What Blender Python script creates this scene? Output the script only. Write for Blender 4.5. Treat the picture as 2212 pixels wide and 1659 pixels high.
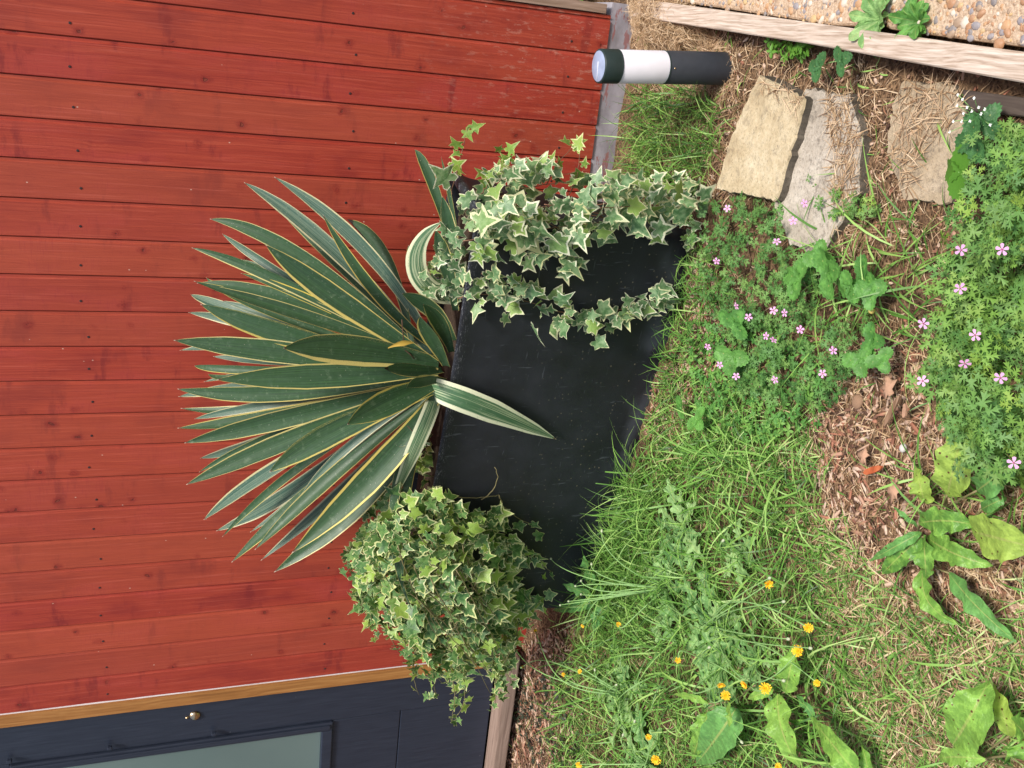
import bpy, math, random
import numpy as np
from mathutils import Vector, Matrix
random.seed(7); rng = np.random.default_rng(7)
for o in list(bpy.data.objects): bpy.data.objects.remove(o)
scene = bpy.context.scene
COL = scene.collection

# ------------------------------------------------------------------ camera (photo was taken with the phone held upright, stored sideways)
F = 1975.73
CAMR = np.array([[0.10911479, -0.93185431, -0.34603685],
                 [-0.31775173, -0.36254855, 0.8761235],
                 [-0.94187462, 0.01435577, -0.33565772]])
H = 1.47
cam_d = bpy.data.cameras.new("camera"); cam = bpy.data.objects.new("camera", cam_d); COL.objects.link(cam)
r_, u_, b_ = CAMR[:, 0], -CAMR[:, 1], -CAMR[:, 2]
cam.matrix_world = Matrix(((r_[0], u_[0], b_[0], 0), (r_[1], u_[1], b_[1], 0), (r_[2], u_[2], b_[2], H), (0, 0, 0, 1)))
cam_d.sensor_fit = 'HORIZONTAL'; cam_d.sensor_width = 36; cam_d.lens = F / 2212 * 36
cam_d.clip_start = 0.05; cam_d.clip_end = 500
scene.camera = cam
# ------------------------------------------------------------------ light
SUN_EL, SUN_AZ = math.radians(60), math.radians(140)      # azimuth clockwise from +Y
w = bpy.data.worlds.new("World"); scene.world = w; w.use_nodes = True
wn = w.node_tree; bg = wn.nodes['Background']
sky = wn.nodes.new('ShaderNodeTexSky'); sky.sky_type = 'NISHITA'; sky.sun_disc = False
sky.sun_elevation = SUN_EL; sky.sun_rotation = SUN_AZ; sky.air_density = 1.0; sky.dust_density = 3.5; sky.ozone_density = 0.6
wn.links.new(sky.outputs[0], bg.inputs[0]); bg.inputs[1].default_value = 0.10
sl = bpy.data.lights.new("sun", 'SUN'); sl.energy = 2.6; sl.angle = math.radians(13); sl.color = (1, 0.96, 0.90)
so = bpy.data.objects.new("sun", sl); COL.objects.link(so)
sd = Vector((math.sin(SUN_AZ) * math.cos(SUN_EL), math.cos(SUN_AZ) * math.cos(SUN_EL), math.sin(SUN_EL)))
so.rotation_euler = sd.to_track_quat('Z', 'Y').to_euler(); so.location = (3, -3, 6)
scene.view_settings.view_transform = 'Standard'; scene.view_settings.look = 'None'
scene.view_settings.exposure = 0.68; scene.view_settings.gamma = 1.0

# ------------------------------------------------------------------ geometry from measured positions
def ray(x, y): return CAMR @ np.array([x - 1106.0, y - 829.5, F])
def gnd(x, y, z=0.0):
    r = ray(x, y); p = r * ((z - H) / r[2]); p[2] += H; return p
def at(x, y, Y):
    r = ray(x, y); p = r * (Y / r[1]); p[2] += H; return p
def depth(p): return float((np.asarray(p) - np.array([0, 0, H])) @ CAMR[:, 2])
def sst(a, b, x):
    t = np.clip((np.asarray(x, float) - a) / (b - a), 0, 1); return t * t * (3 - 2 * t)
def hash2(i, j):
    n = np.sin(i * 127.1 + j * 311.7) * 43758.5453; return n - np.floor(n)
def vnoise(x, y):
    xi, yi = np.floor(x), np.floor(y); fx, fy = x - xi, y - yi
    fx = fx * fx * (3 - 2 * fx); fy = fy * fy * (3 - 2 * fy)
    return (hash2(xi, yi) * (1 - fx) + hash2(xi + 1, yi) * fx) * (1 - fy) + (hash2(xi, yi + 1) * (1 - fx) + hash2(xi + 1, yi + 1) * fx) * fy
def gh(x, y):
    x = np.asarray(x, float); y = np.asarray(y, float)
    h = 0.105 * sst(-1.80, -2.55, x) * sst(2.1, 2.95, y)
    h = h + 0.014 * (vnoise(x * 4, y * 4) - .5) + 0.012 * (vnoise(x * 17 + 5, y * 17) - .5) + 0.008 * (vnoise(x * 45, y * 45 + 9) - .5)
    return h - 0.012

def link_mesh(name, V, Fc, mats, parent=None, attrs=None, smooth=True, mi=None):
    me = bpy.data.meshes.new(name)
    V = np.asarray(V, dtype=np.float64)
    if isinstance(Fc, np.ndarray) and Fc.ndim == 2:
        n, k = Fc.shape
        me.vertices.add(len(V)); me.vertices.foreach_set('co', V.ravel())
        me.loops.add(n * k); me.loops.foreach_set('vertex_index', Fc.astype(np.int32).ravel())
        me.polygons.add(n); me.polygons.foreach_set('loop_start', np.arange(0, n * k, k, dtype=np.int32))
        me.update(calc_edges=True)
    else:
        me.from_pydata([tuple(v) for v in V], [], [tuple(int(i) for i in f) for f in Fc])
    if smooth: me.polygons.foreach_set('use_smooth', [True] * len(me.polygons))
    if not isinstance(mats, (list, tuple)): mats = [mats]
    for m in mats: me.materials.append(m)
    if mi is not None: me.polygons.foreach_set('material_index', np.asarray(mi, dtype=np.int32))
    for k, a in (attrs or {}).items():
        at_ = me.attributes.new(k, 'FLOAT', 'POINT'); at_.data.foreach_set('value', np.asarray(a, dtype=np.float32).ravel())
    me.validate(); me.update()
    o = bpy.data.objects.new(name, me); COL.objects.link(o)
    if parent is not None: o.parent = parent; o.matrix_parent_inverse = parent.matrix_world.inverted()
    return o
def tag(o, label=None, cat=None, group=None, kind=None):
    if label: o['label'] = label
    if cat: o['category'] = cat
    if group: o['group'] = group
    if kind: o['kind'] = kind
    return o
def thing(name, loc, label, cat, group=None):
    o = bpy.data.objects.new(name, None); COL.objects.link(o); o.location = tuple(loc); o.empty_display_size = .05
    o.matrix_world = Matrix.Translation(Vector(tuple(loc)))
    return tag(o, label, cat, group)
class MB:
    def __init__(s): s.v = []; s.f = []; s.a = {}; s.n = 0
    def add(s, V, Fc, **a):
        V = np.asarray(V, float); 
        s.v.append(V); s.f += [tuple(np.asarray(f) + s.n) for f in Fc]
        for k, x in a.items(): s.a.setdefault(k, []).append(np.broadcast_to(np.asarray(x, float), (len(V),)).copy())
        s.n += len(V)
    def box(s, x0, x1, y0, y1, z0, z1, bev=0, **a):
        if bev <= 0:
            V = [(x, y, z) for x in (x0, x1) for y in (y0, y1) for z in (z0, z1)]
            s.add(V, [(0, 1, 3, 2), (4, 6, 7, 5), (0, 4, 5, 1), (2, 3, 7, 6), (0, 2, 6, 4), (1, 5, 7, 3)], **a)
        else:
            import bmesh
            bm = bmesh.new(); bmesh.ops.create_cube(bm, size=1)
            for q in bm.verts: q.co = Vector(((x0 + x1) / 2 + q.co.x * (x1 - x0), (y0 + y1) / 2 + q.co.y * (y1 - y0), (z0 + z1) / 2 + q.co.z * (z1 - z0)))
            bmesh.ops.bevel(bm, geom=bm.edges[:], offset=bev, segments=2, profile=.6, affect='EDGES')
            bm.verts.index_update()
            s.add([tuple(q.co) for q in bm.verts], [[q.index for q in f.verts] for f in bm.faces], **a); bm.free()
    def tube(s, P, R, k=6, cap=True, **a):
        P = np.asarray(P, float); n = len(P); R = np.broadcast_to(R, (n,))
        T = np.gradient(P, axis=0); T /= np.linalg.norm(T, axis=1)[:, None] + 1e-9
        ref = np.array([0.3, 0.9, 0.2]); V = []
        for i in range(n):
            a1 = np.cross(T[i], ref); a1 /= np.linalg.norm(a1) + 1e-9; a2 = np.cross(T[i], a1)
            for j in range(k):
                t = 2 * math.pi * j / k; V.append(P[i] + R[i] * (math.cos(t) * a1 + math.sin(t) * a2))
        Fc = [(i * k + j, i * k + (j + 1) % k, (i + 1) * k + (j + 1) % k, (i + 1) * k + j) for i in range(n - 1) for j in range(k)]
        if cap: Fc += [tuple(range(k - 1, -1, -1)), tuple((n - 1) * k + j for j in range(k))]
        s.add(V, Fc, **a)
    def build(s, name, mats, parent=None, smooth=True):
        return link_mesh(name, np.concatenate(s.v), s.f, mats, parent, {k: np.concatenate(x) for k, x in s.a.items()}, smooth)
def bez(P, n):
    P = [np.asarray(p, float) for p in P]; t = np.linspace(0, 1, n)[:, None]
    if len(P) == 2: return P[0] * (1 - t) + P[1] * t
    if len(P) == 3: return P[0] * (1 - t) ** 2 + 2 * P[1] * t * (1 - t) + P[2] * t * t
    return P[0] * (1 - t) ** 3 + 3 * P[1] * t * (1 - t) ** 2 + 3 * P[2] * t * t * (1 - t) + P[3] * t ** 3
def thru(a, m, b):   # control points of a quadratic passing near m half way
    a, m, b = map(np.asarray, (a, m, b)); return [a, 2 * m - (a + b) / 2, b]
def nrm(v): v = np.asarray(v, float); return v / (np.linalg.norm(v) + 1e-9)

# ------------------------------------------------------------------ materials
class NT:
    def __init__(s, name, rough=.6, spec=.5):
        s.m = bpy.data.materials.new(name); s.m.use_nodes = True; s.t = s.m.node_tree; s.b = s.t.nodes['Principled BSDF']
        s.b.inputs['Roughness'].default_value = rough; s.b.inputs['Specular IOR Level'].default_value = spec
    def n(s, typ, **kw):
        x = s.t.nodes.new(typ)
        for k, v in kw.items(): setattr(x, k, v)
        return x
    def L(s, a, b): s.t.links.new(a, b)
    def val(s, sock, v):
        if isinstance(v, (int, float)): sock.default_value = v
        elif isinstance(v, (tuple, list)): sock.default_value = tuple(v) if len(v) != 3 or sock.type == 'VECTOR' else (*v, 1)
        else: s.L(v, sock)
    def math(s, op, a, b=0.0, c=0.0, clamp=False):
        x = s.n('ShaderNodeMath', operation=op); x.use_clamp = clamp
        s.val(x.inputs[0], a); s.val(x.inputs[1], b); s.val(x.inputs[2], c); return x.outputs[0]
    def mix(s, f, a, b, blend='MIX'):
        x = s.n('ShaderNodeMix', data_type='RGBA', blend_type=blend); s.val(x.inputs[0], f); s.val(x.inputs[6], a); s.val(x.inputs[7], b); return x.outputs[2]
    def attr(s, name): return s.n('ShaderNodeAttribute', attribute_name=name).outputs['Fac']
    def obj(s): return s.n('ShaderNodeTexCoord').outputs['Object']
    def mapv(s, v, scale=(1, 1, 1), loc=(0, 0, 0)):
        x = s.n('ShaderNodeMapping'); s.L(v, x.inputs[0]); x.inputs['Scale'].default_value = scale; s.val(x.inputs['Location'], loc); return x.outputs[0]
    def noise(s, v, scale=5, detail=3, rough=.5, dist=0, out=0):
        x = s.n('ShaderNodeTexNoise'); 
        if v is not None: s.L(v, x.inputs['Vector'])
        x.inputs['Scale'].default_value = scale; x.inputs['Detail'].default_value = detail; x.inputs['Roughness'].default_value = rough; x.inputs['Distortion'].default_value = dist
        return x.outputs[out]
    def vor(s, v, scale=5, feature='F1', out='Distance', rnd=1.0):
        x = s.n('ShaderNodeTexVoronoi', feature=feature); s.L(v, x.inputs['Vector']); x.inputs['Scale'].default_value = scale; x.inputs['Randomness'].default_value = rnd
        return x.outputs[out]
    def ramp(s, f, stops, interp='LINEAR'):
        x = s.n('ShaderNodeValToRGB'); cr = x.color_ramp; cr.interpolation = interp
        while len(cr.elements) < len(stops): cr.elements.new(.5)
        for e, (p, c) in zip(cr.elements, stops): e.position = p; e.color = (*c, 1) if len(c) == 3 else c
        s.L(f, x.inputs[0]); return x.outputs[0]
    def step(s, x, a, b):   # smooth 0..1
        m = s.n('ShaderNodeMapRange', interpolation_type='SMOOTHSTEP'); s.val(m.inputs[0], x); m.inputs[1].default_value = a; m.inputs[2].default_value = b; return m.outputs[0]
    def bump(s, h, strength=.3, dist=.01):
        x = s.n('ShaderNodeBump'); s.L(h, x.inputs['Height']); x.inputs['Strength'].default_value = strength; x.inputs['Distance'].default_value = dist
        s.L(x.outputs[0], s.b.inputs['Normal'])
    def base(s, c): s.val(s.b.inputs['Base Color'], c)
    def leafy(s, color, amt=.25):    # thin leaf: let some light through
        s.base(color)
        tr = s.n('ShaderNodeBsdfTranslucent'); s.val(tr.inputs[0], color)
        mx = s.n('ShaderNodeMixShader'); mx.inputs[0].default_value = amt
        out = s.t.nodes['Material Output']; s.L(s.b.outputs[0], mx.inputs[1]); s.L(tr.outputs[0], mx.inputs[2]); s.L(mx.outputs[0], out.inputs[0])
def plain(name, c, rough=.6, spec=.5, var=.25, scale=30, bump=0):
    t = NT(name, rough, spec); n = t.noise(t.obj(), scale, 4)
    t.base(t.mix(n, tuple(x * (1 - var) for x in c), tuple(min(1, x * (1 + var)) for x in c)))
    if bump: t.bump(t.noise(t.obj(), scale * 3, 3), bump, .004)
    return t.m

def m_cladding():
    t = NT('red_stained_wood', .52, .35); o = t.obj(); bid = t.attr('bid'); bu = t.attr('bu')
    sep = t.n('ShaderNodeSeparateXYZ'); t.L(o, sep.inputs[0]); X, Z = sep.outputs[0], sep.outputs[2]
    cz = t.n('ShaderNodeCombineXYZ'); t.L(t.math('MULTIPLY', bu, .119), cz.inputs[0]); t.L(t.math('MULTIPLY', bid, 7.31), cz.inputs[1]); t.L(Z, cz.inputs[2]); v = cz.outputs[0]
    # knots: voronoi in board space
    wv = t.n('ShaderNodeVectorMath', operation='MULTIPLY_ADD'); t.L(t.noise(v, 28, 3, .6, out=1), wv.inputs[0]); wv.inputs[1].default_value = (.034, 0, .045); t.L(v, wv.inputs[2])
    vk = t.mapv(wv.outputs[0], (15, 1, 11))
    vo = t.n('ShaderNodeTexVoronoi', feature='F1'); t.L(vk, vo.inputs['Vector']); vo.inputs['Scale'].default_value = 1.15; vo.inputs['Randomness'].default_value = .95
    kd = vo.outputs['Distance']
    wob = t.noise(v, 60, 3)
    kd2 = t.math('ADD', kd, t.math('MULTIPLY', t.math('SUBTRACT', wob, .5), .06))
    knot_core = t.math('SUBTRACT', 1, t.step(kd2, .085, .11))
    knot_halo = t.math('SUBTRACT', 1, t.step(kd2, .08, .34))
    rings = t.math('MULTIPLY', t.math('ADD', t.math('SINE', t.math('MULTIPLY', kd2, 95)), 1), t.math('MULTIPLY', knot_halo, .5))
    present = t.step(t.n('ShaderNodeSeparateColor') and _sepr(t, vo.outputs['Color']), .34, .38)
    whorl = t.step(t.noise(t.mapv(v, (2, 1, 5.0), (1, 4, 2)), 1, 1), .50, .56); present = t.math('MULTIPLY', present, whorl)
    # grain
    warp = t.math('MULTIPLY', knot_halo, .6)
    gx = t.math('ADD', t.math('MULTIPLY', bu, 14), t.math('ADD', warp, t.math('MULTIPLY', t.noise(t.mapv(v, (6, 1, 1.2)), 2.2, 2), 4.5)))
    cg = t.n('ShaderNodeCombineXYZ'); t.L(gx, cg.inputs[0]); t.L(t.math('MULTIPLY', bid, 3.7), cg.inputs[1]); t.L(t.math('MULTIPLY', Z, 1.3), cg.inputs[2])
    grain = t.noise(cg.outputs[0], 1.9, 7, .70)
    fine = t.noise(t.mapv(v, (420, 1, 9)), 1, 3, .6)
    blot = t.noise(t.mapv(v, (9, 1, 3.5)), 1, 3, .55)
    c = t.ramp(grain, [(.22, (.21, .020, .014)), (.42, (.34, .040, .021)), (.58, (.42, .058, .028)), (.78, (.57, .12, .060))])
    c = t.mix(t.math('MULTIPLY', t.step(blot, .45, .72), .5), c, (.47, .062, .048))
    c = t.mix(t.math('MULTIPLY', t.math('SUBTRACT', 1, t.step(blot, .28, .46)), .55), c, (.20, .017, .017))
    smud = t.step(t.noise(t.mapv(v, (5, 1, 16), (3, 0, 0)), 1, 4, .65), .52, .66); smud = t.math('MULTIPLY', smud, t.math('ADD', .35, whorl)); c = t.mix(t.math('MULTIPLY', smud, .50), c, (.17, .014, .016))
    bv = _wn(t, bid)
    c = t.mix(t.math('MULTIPLY', bv, .52), c, (.42, .095, .042)); c = t.mix(t.math('MULTIPLY', _wn(t, t.math('ADD', bid, .37)), .28), c, (.20, .018, .020))
    c = t.mix(t.math('MULTIPLY', t.math('SUBTRACT', fine, .35, clamp=True), .8), c, (.20, .018, .012))
    c = t.mix(t.math('MULTIPLY', t.step(t.noise(t.mapv(v, (150, 1, 3.2), (7, 0, 0)), 1, 4, .65), .54, .72), .35), c, (.58, .13, .085))
    # fine sawing chatter across the board
    chat = t.math('MULTIPLY', t.step(t.noise(t.mapv(v, (25, 1, 300)), 1, 1), .55, .7), t.step(blot, .5, .62))
    c = t.mix(t.math('MULTIPLY', chat, .22), c, (.24, .018, .03))
    kc = t.math('MULTIPLY', knot_core, present); kh = t.math('MULTIPLY', t.math('MULTIPLY', knot_halo, present), .50)
    c = t.mix(kh, c, (.22, .017, .012)); c = t.mix(t.math('MULTIPLY', t.math('MULTIPLY', rings, present), .5), c, (.16, .013, .012)); c = t.mix(t.math('MULTIPLY', kc, .85), c, (.12, .018, .012)); c = t.mix(t.math('MULTIPLY', t.math('MULTIPLY', t.math('SUBTRACT', 1, t.step(kd2, .03, .065)), present), .6), c, (.30, .07, .035))
    # white paint specks
    sv = t.n('ShaderNodeTexVoronoi', feature='F1'); t.L(t.mapv(o, (1, 1, .7)), sv.inputs['Vector']); sv.inputs['Scale'].default_value = 26
    sp = t.math('MULTIPLY', t.math('SUBTRACT', 1, t.step(sv.outputs['Distance'], .035, .06)), t.step(_sepr(t, sv.outputs['Color']), .72, .75))
    c = t.mix(t.math('MULTIPLY', sp, .8), c, (.6, .42, .34))
    # worn paint near the bottom right corner
    wm = t.math('MULTIPLY', t.step(X, -.75, .15), t.math('SUBTRACT', 1, t.step(Z, .12, 1.0)))
    wn_ = t.math('MULTIPLY', t.step(t.noise(t.mapv(o, (60, 1, 22)), 1, 5, .7), .54, .66), wm)
    c = t.mix(t.math('MULTIPLY', wn_, .55), c, (.50, .25, .19))
    # darker board edge along the joint
    c = t.mix(t.math('MULTIPLY', t.step(t.math('ABSOLUTE', t.math('SUBTRACT', bu, .5)), .46, .5), .3), c, (.2, .016, .010))
    t.base(c)
    t.L(t.math('ADD', .42, t.math('MULTIPLY', grain, .25)), t.b.inputs['Roughness'])
    hgt = t.math('ADD', t.math('MULTIPLY', grain, .5), t.math('MULTIPLY', fine, .3)); t.bump(t.math('SUBTRACT', hgt, t.math('MULTIPLY', kc, .6)), .28, .004)
    return t.m
def _sepr(t, col):
    s = t.n('ShaderNodeSeparateColor'); t.L(col, s.inputs[0]); return s.outputs[0]
def _wn(t, v):
    x = t.n('ShaderNodeTexWhiteNoise', noise_dimensions='1D'); t.L(v, x.inputs['W']); return x.outputs['Value']
def m_wood(name, c0, c1, c2, axis=2, grain=60, rough=.75, knots=True, bump=.4):
    t = NT(name, rough, .25); o = t.obj(); sc = [grain] * 3; sc[axis] = grain * .035
    dis = t.noise(o, 3, 2)
    ad = t.n('ShaderNodeVectorMath', operation='MULTIPLY_ADD'); cc = t.n('ShaderNodeCombineXYZ')
    for i in range(3): t.L(dis, cc.inputs[i])
    t.L(cc.outputs[0], ad.inputs[0]); ad.inputs[1].default_value = (.035, .035, .035); t.L(o, ad.inputs[2])
    g = t.noise(t.mapv(ad.outputs[0], tuple(sc)), 1, 6, .6)
    c = t.ramp(g, [(.3, c0), (.5, c1), (.7, c2)])
    if knots:
        sk = [7, 7, 7]; sk[axis] = 2.6
        kd = t.vor(t.mapv(ad.outputs[0], tuple(sk)), 1); c = t.mix(t.math('MULTIPLY', t.math('SUBTRACT', 1, t.step(kd, .06, .2)), .6), c, tuple(x * .5 for x in c0))
    c = t.mix(t.math('MULTIPLY', t.noise(o, 9, 3), .35), c, tuple(x * .6 for x in c1))
    t.base(c); t.bump(g, bump, .003); return t.m
def m_ivy(name, g0, g1, cream, young, thr=.80, yf=.25):
    t = NT(name, .42, .45); m = t.attr('m'); r = t.attr('r'); v = t.attr('vein'); o = t.obj()
    n1 = t.noise(o, 130, 3); c = t.mix(t.step(t.noise(o, 70, 2), .35, .65), g0, g1)
    c = t.mix(t.step(_wn(t, r), 1 - yf, 1 - yf + .08), c, young)
    cv = t.mix(.55, c, (.42, .50, .28))
    c = t.mix(t.math('MULTIPLY', t.step(v, .90, 1.0), .6), c, cv)
    lim = t.math('ADD', m, t.math('MULTIPLY', t.math('SUBTRACT', n1, .5), .42))
    lim = t.math('ADD', lim, t.math('MULTIPLY', t.math('SUBTRACT', _wn(t, t.math('ADD', r, 3.3)), .5), .22))
    c = t.mix(t.step(lim, thr, thr + .05), c, t.mix(_wn(t, t.math('ADD', r, 9.1)), cream[0], cream[1]))
    t.leafy(c, .28); t.bump(t.math('ADD', n1, t.math('MULTIPLY', v, -.7)), .25, .002); return t.m
def m_leaf(name, cols, rough=.5, tr=.3, spots=0, vein=True, spotc=(.12, .06, .02), bumps=.3):
    """u: across (-1..1), r: random per leaf"""
    t = NT(name, rough, .4); r = t.attr('r'); u = t.attr('u'); o = t.obj()
    c = t.ramp(_wn(t, r), [(i / (len(cols) - 1), q) for i, q in enumerate(cols)])
    n1 = t.noise(o, 90, 4, .6); c = t.mix(t.math('MULTIPLY', n1, .5), c, t.mix(.5, c, tuple(x * .45 for x in cols[0])))
    if vein:
        au = t.math('ABSOLUTE', u); c = t.mix(t.math('MULTIPLY', t.math('SUBTRACT', 1, t.step(au, .03, .09)), .65), c, (.42, .45, .14))
        sv = t.math('SINE', t.math('ADD', t.math('MULTIPLY', t.attr('v'), 75), t.math('MULTIPLY', au, -9)))
        c = t.mix(t.math('MULTIPLY', t.step(sv, .8, 1), .06), c, (.35, .42, .14)); pk_ = t.noise(o, 55, 3, .6); c = t.mix(t.math('MULTIPLY', t.step(pk_, .42, .66), .42), c, tuple(min(1, x * 1.7) for x in cols[-1])); t.bump(t.math('ADD', t.math('MULTIPLY', sv, -.04), t.math('MULTIPLY', pk_, 1.6)), .7, .005)
    if spots:
        d = t.vor(o, 85); k = _sepr(t, t.vor(o, 85, out='Color'))
        c = t.mix(t.math('MULTIPLY', t.math('SUBTRACT', 1, t.step(d, .16, .24)), t.step(k, 1 - spots, 1 - spots + .02)), c, spotc)
    t.leafy(c, tr); return t.m
def m_blade(name, stops, rough=.45, tr=.16):
    t = NT(name, rough, .35); r = t.attr('r'); c = t.ramp(r, stops); t.leafy(c, tr); return t.m

M = {}
M['clad'] = m_cladding()
M['soil'] = None
def m_soil():
    t = NT('litter_soil', .95, .1); o = t.obj(); a = t.noise(o, 14, 5, .65); b = t.noise(o, 120, 4, .7); d = t.vor(o, 90)
    c = t.ramp(a, [(.3, (.045, .028, .018)), (.5, (.13, .08, .048)), (.72, (.28, .18, .10))])
    c = t.mix(t.step(b, .45, .7), c, (.33, .20, .11)); c = t.mix(t.math('SUBTRACT', 1, t.step(d, .1, .5)), c, (.06, .035, .022))
    t.base(c); t.bump(t.math('ADD', b, d), .8, .01); return t.m
M['soil'] = m_soil()
def m_conc():
    t = NT('grey_painted_concrete', .7, .3); o = t.obj(); a = t.noise(t.mapv(o, (6, 6, 10)), 1, 5, .6)
    c = t.ramp(a, [(.3, (.20, .18, .19)), (.55, (.33, .31, .34)), (.75, (.45, .43, .47))])
    d = t.noise(t.mapv(o, (9, 9, 30), (3, 0, 1)), 1, 4, .7); c = t.mix(t.math('MULTIPLY', t.step(d, .55, .60), .65), c, (.27, .06, .04))
    t.base(c); t.bump(t.noise(o, 60, 4), .4, .003); return t.m
M['plinth'] = m_conc()
M['oak'] = m_wood('orange_varnished_wood', (.24, .10, .028), (.38, .17, .05), (.48, .24, .08), 2, 110, .5, False, .1)
M['greywood'] = m_wood('weathered_grey_wood', (.20, .13, .085), (.33, .23, .17), (.45, .33, .26), 2, 90, .85, False)
M['sillwood'] = m_wood('bare_sill_wood', (.16, .105, .08), (.27, .19, .15), (.36, .26, .21), 0, 90, .8, False)
M['timber'] = m_wood('silvery_sleeper_wood', (.27, .18, .12), (.54, .43, .34), (.74, .64, .55), 1, 210, .85, True, .5)
M['darkwood'] = m_wood('wet_dark_wood', (.04, .03, .025), (.08, .06, .05), (.14, .11, .09), 1, 70, .8, False)
def m_door():
    t = NT('slate_blue_door_paint', .42, .45); o = t.obj(); g = t.noise(t.mapv(o, (130, 10, 7)), 1, 5, .6)
    c = t.ramp(g, [(.3, (.016, .021, .036)), (.6, (.024, .031, .050)), (.8, (.036, .044, .066))])
    d = t.vor(o, 30); k = _sepr(t, t.vor(o, 30, out='Color')); c = t.mix(t.math('MULTIPLY', t.math('SUBTRACT', 1, t.step(d, .03, .05)), t.step(k, .9, .92)), c, (.3, .32, .36))
    t.base(c); t.bump(g, .25, .002); return t.m
M['door'] = m_door()
def m_glass():
    t = NT('obscure_grey_green_glass', .12, .6); n = t.noise(t.obj(), 2.5, 2); t.base(t.mix(n, (.10, .15, .15), (.15, .21, .20))); return t.m
M['glass'] = m_glass()
def m_metal(name, c, rough=.25):
    t = NT(name, rough); t.b.inputs['Metallic'].default_value = 1; n = t.noise(t.obj(), 300, 3); t.base(t.mix(n, tuple(x * .5 for x in c), c)); return t.m
M['brass'] = m_metal('tarnished_brass', (.75, .58, .38))
def m_tub():
    t = NT('black_scuffed_plastic', .42, .5); o = t.obj(); s = t.n('ShaderNodeSeparateXYZ'); t.L(o, s.inputs[0]); Z = s.outputs[2]
    a = t.noise(o, 7, 5, .6); c = t.ramp(a, [(.3, (.009, .010, .014)), (.55, (.015, .017, .024)), (.75, (.024, .026, .034))])
    ed = t.attr('rim'); wn_ = t.noise(t.mapv(o, (70, 70, 320)), 1, 6, .85)
    c = t.mix(t.math('MULTIPLY', ed, t.math('MULTIPLY', t.step(wn_, .55, .66), .65)), c, (.5, .51, .54))
    # pale dust and splashed soil low down
    low = t.math('SUBTRACT', 1, t.step(Z, .02, .12)); c = t.mix(t.math('MULTIPLY', t.math('MULTIPLY', low, t.step(t.noise(t.mapv(o, (5, 5, 12)), 1, 4), .40, .66)), .6), c, (.10, .115, .14))
    lw2 = t.math('SUBTRACT', 1, t.step(Z, .0, .6)); sp = t.vor(o, 55); k = _sepr(t, t.vor(o, 55, out='Color'))
    c = t.mix(t.math('MULTIPLY', t.math('MULTIPLY', t.math('SUBTRACT', 1, t.step(sp, .08, .20)), t.step(k, .42, .48)), t.math('MULTIPLY', lw2, .9)), c, (.20, .17, .12))
    # scratches
    rot = t.n('ShaderNodeMapping'); t.L(o, rot.inputs[0]); rot.inputs['Rotation'].default_value = (0, .9, .3); rot.inputs['Scale'].default_value = (90, 90, 5)
    sc = t.noise(rot.outputs[0], 1, 3, .7); c = t.mix(t.math('MULTIPLY', t.step(sc, .64, .70), .5), c, (.11, .12, .14))
    rot = t.n('ShaderNodeMapping'); t.L(o, rot.inputs[0]); rot.inputs['Rotation'].default_value = (0, -.5, .2); rot.inputs['Scale'].default_value = (4, 70, 110)
    sc2 = t.noise(rot.outputs[0], 1, 3, .7); c = t.mix(t.math('MULTIPLY', t.step(sc2, .66, .71), .4), c, (.10, .11, .13))
    t.base(c); t.L(t.math('ADD', .42, t.math('MULTIPLY', a, .3)), t.b.inputs['Roughness']); t.bump(t.noise(o, 40, 4), .12, .004); return t.m
M['tub'] = m_tub()
def m_stone(name, c0, c1, c2, dirt=.5):
    t = NT(name, .9, .2); o = t.obj(); a = t.noise(o, 9, 5, .6); b = t.noise(o, 150, 5, .85); d = t.noise(o, 26, 6, .78)
    c = t.ramp(t.math('ADD', t.math('MULTIPLY', a, .6), t.math('MULTIPLY', t.noise(o, 55, 5, .75), .4)), [(.32, c0), (.5, c1), (.66, c2)]); c = t.mix(t.math('MULTIPLY', t.step(b, .50, .66), .65), c, tuple(x * .45 for x in c0))
    c = t.mix(t.math('MULTIPLY', t.step(d, .51, .64), dirt), c, (.12, .10, .08)); t.base(c); t.bump(t.math('ADD', b, d), .6, .004); return t.m
M['stone_y'] = m_stone('yellow_sandstone', (.38, .29, .17), (.54, .44, .28), (.66, .57, .40), .35)
M['stone_g'] = m_stone('grey_lichen_sandstone', (.33, .28, .22), (.48, .42, .34), (.62, .56, .47), .6)
M['stone_b'] = m_stone('brown_sandstone', (.28, .22, .15), (.42, .33, .22), (.52, .42, .30), .55)
M['stone_d'] = m_stone('dark_weathered_stone_edge', (.07, .06, .045), (.13, .11, .085), (.22, .19, .15), .6)
def m_agg():
    t = NT('exposed_aggregate_concrete', .85, .25); o = t.obj(); wb = t.mapv(o, (1, 1, 1)); n = t.noise(o, 150, 4, .7)
    c = t.ramp(n, [(.3, (.36, .24, .15)), (.5, (.56, .41, .28)), (.7, (.70, .56, .42))])
    t.base(c); t.bump(t.math('ADD', n, t.noise(o, 50, 3)), .9, .006); return t.m
M['agg'] = m_agg()
def m_pebble():
    t = NT('mixed_flint_pebbles', .55, .4); r = t.attr('r'); c = t.ramp(r, [(0, (.33, .14, .05)), (.2, (.46, .24, .10)), (.38, (.13, .13, .15)), (.5, (.62, .55, .46)), (.65, (.30, .20, .13)), (.78, (.50, .33, .14)), (.9, (.2, .2, .24)), (1, (.75, .70, .64))], 'CONSTANT')
    n = t.noise(t.obj(), 160, 3); t.base(t.mix(t.math('MULTIPLY', n, .5), c, tuple((.5, .4, .3)))); t.bump(n, .3, .003); return t.m
M['pebble'] = m_pebble()
M['panel'] = plain('dusty_solar_panel', (.30, .36, .50), .35, .5, .35, 40)
M['whiteplastic'] = plain('milky_white_plastic', (.74, .72, .76), .45, .4, .10, 25)
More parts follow.
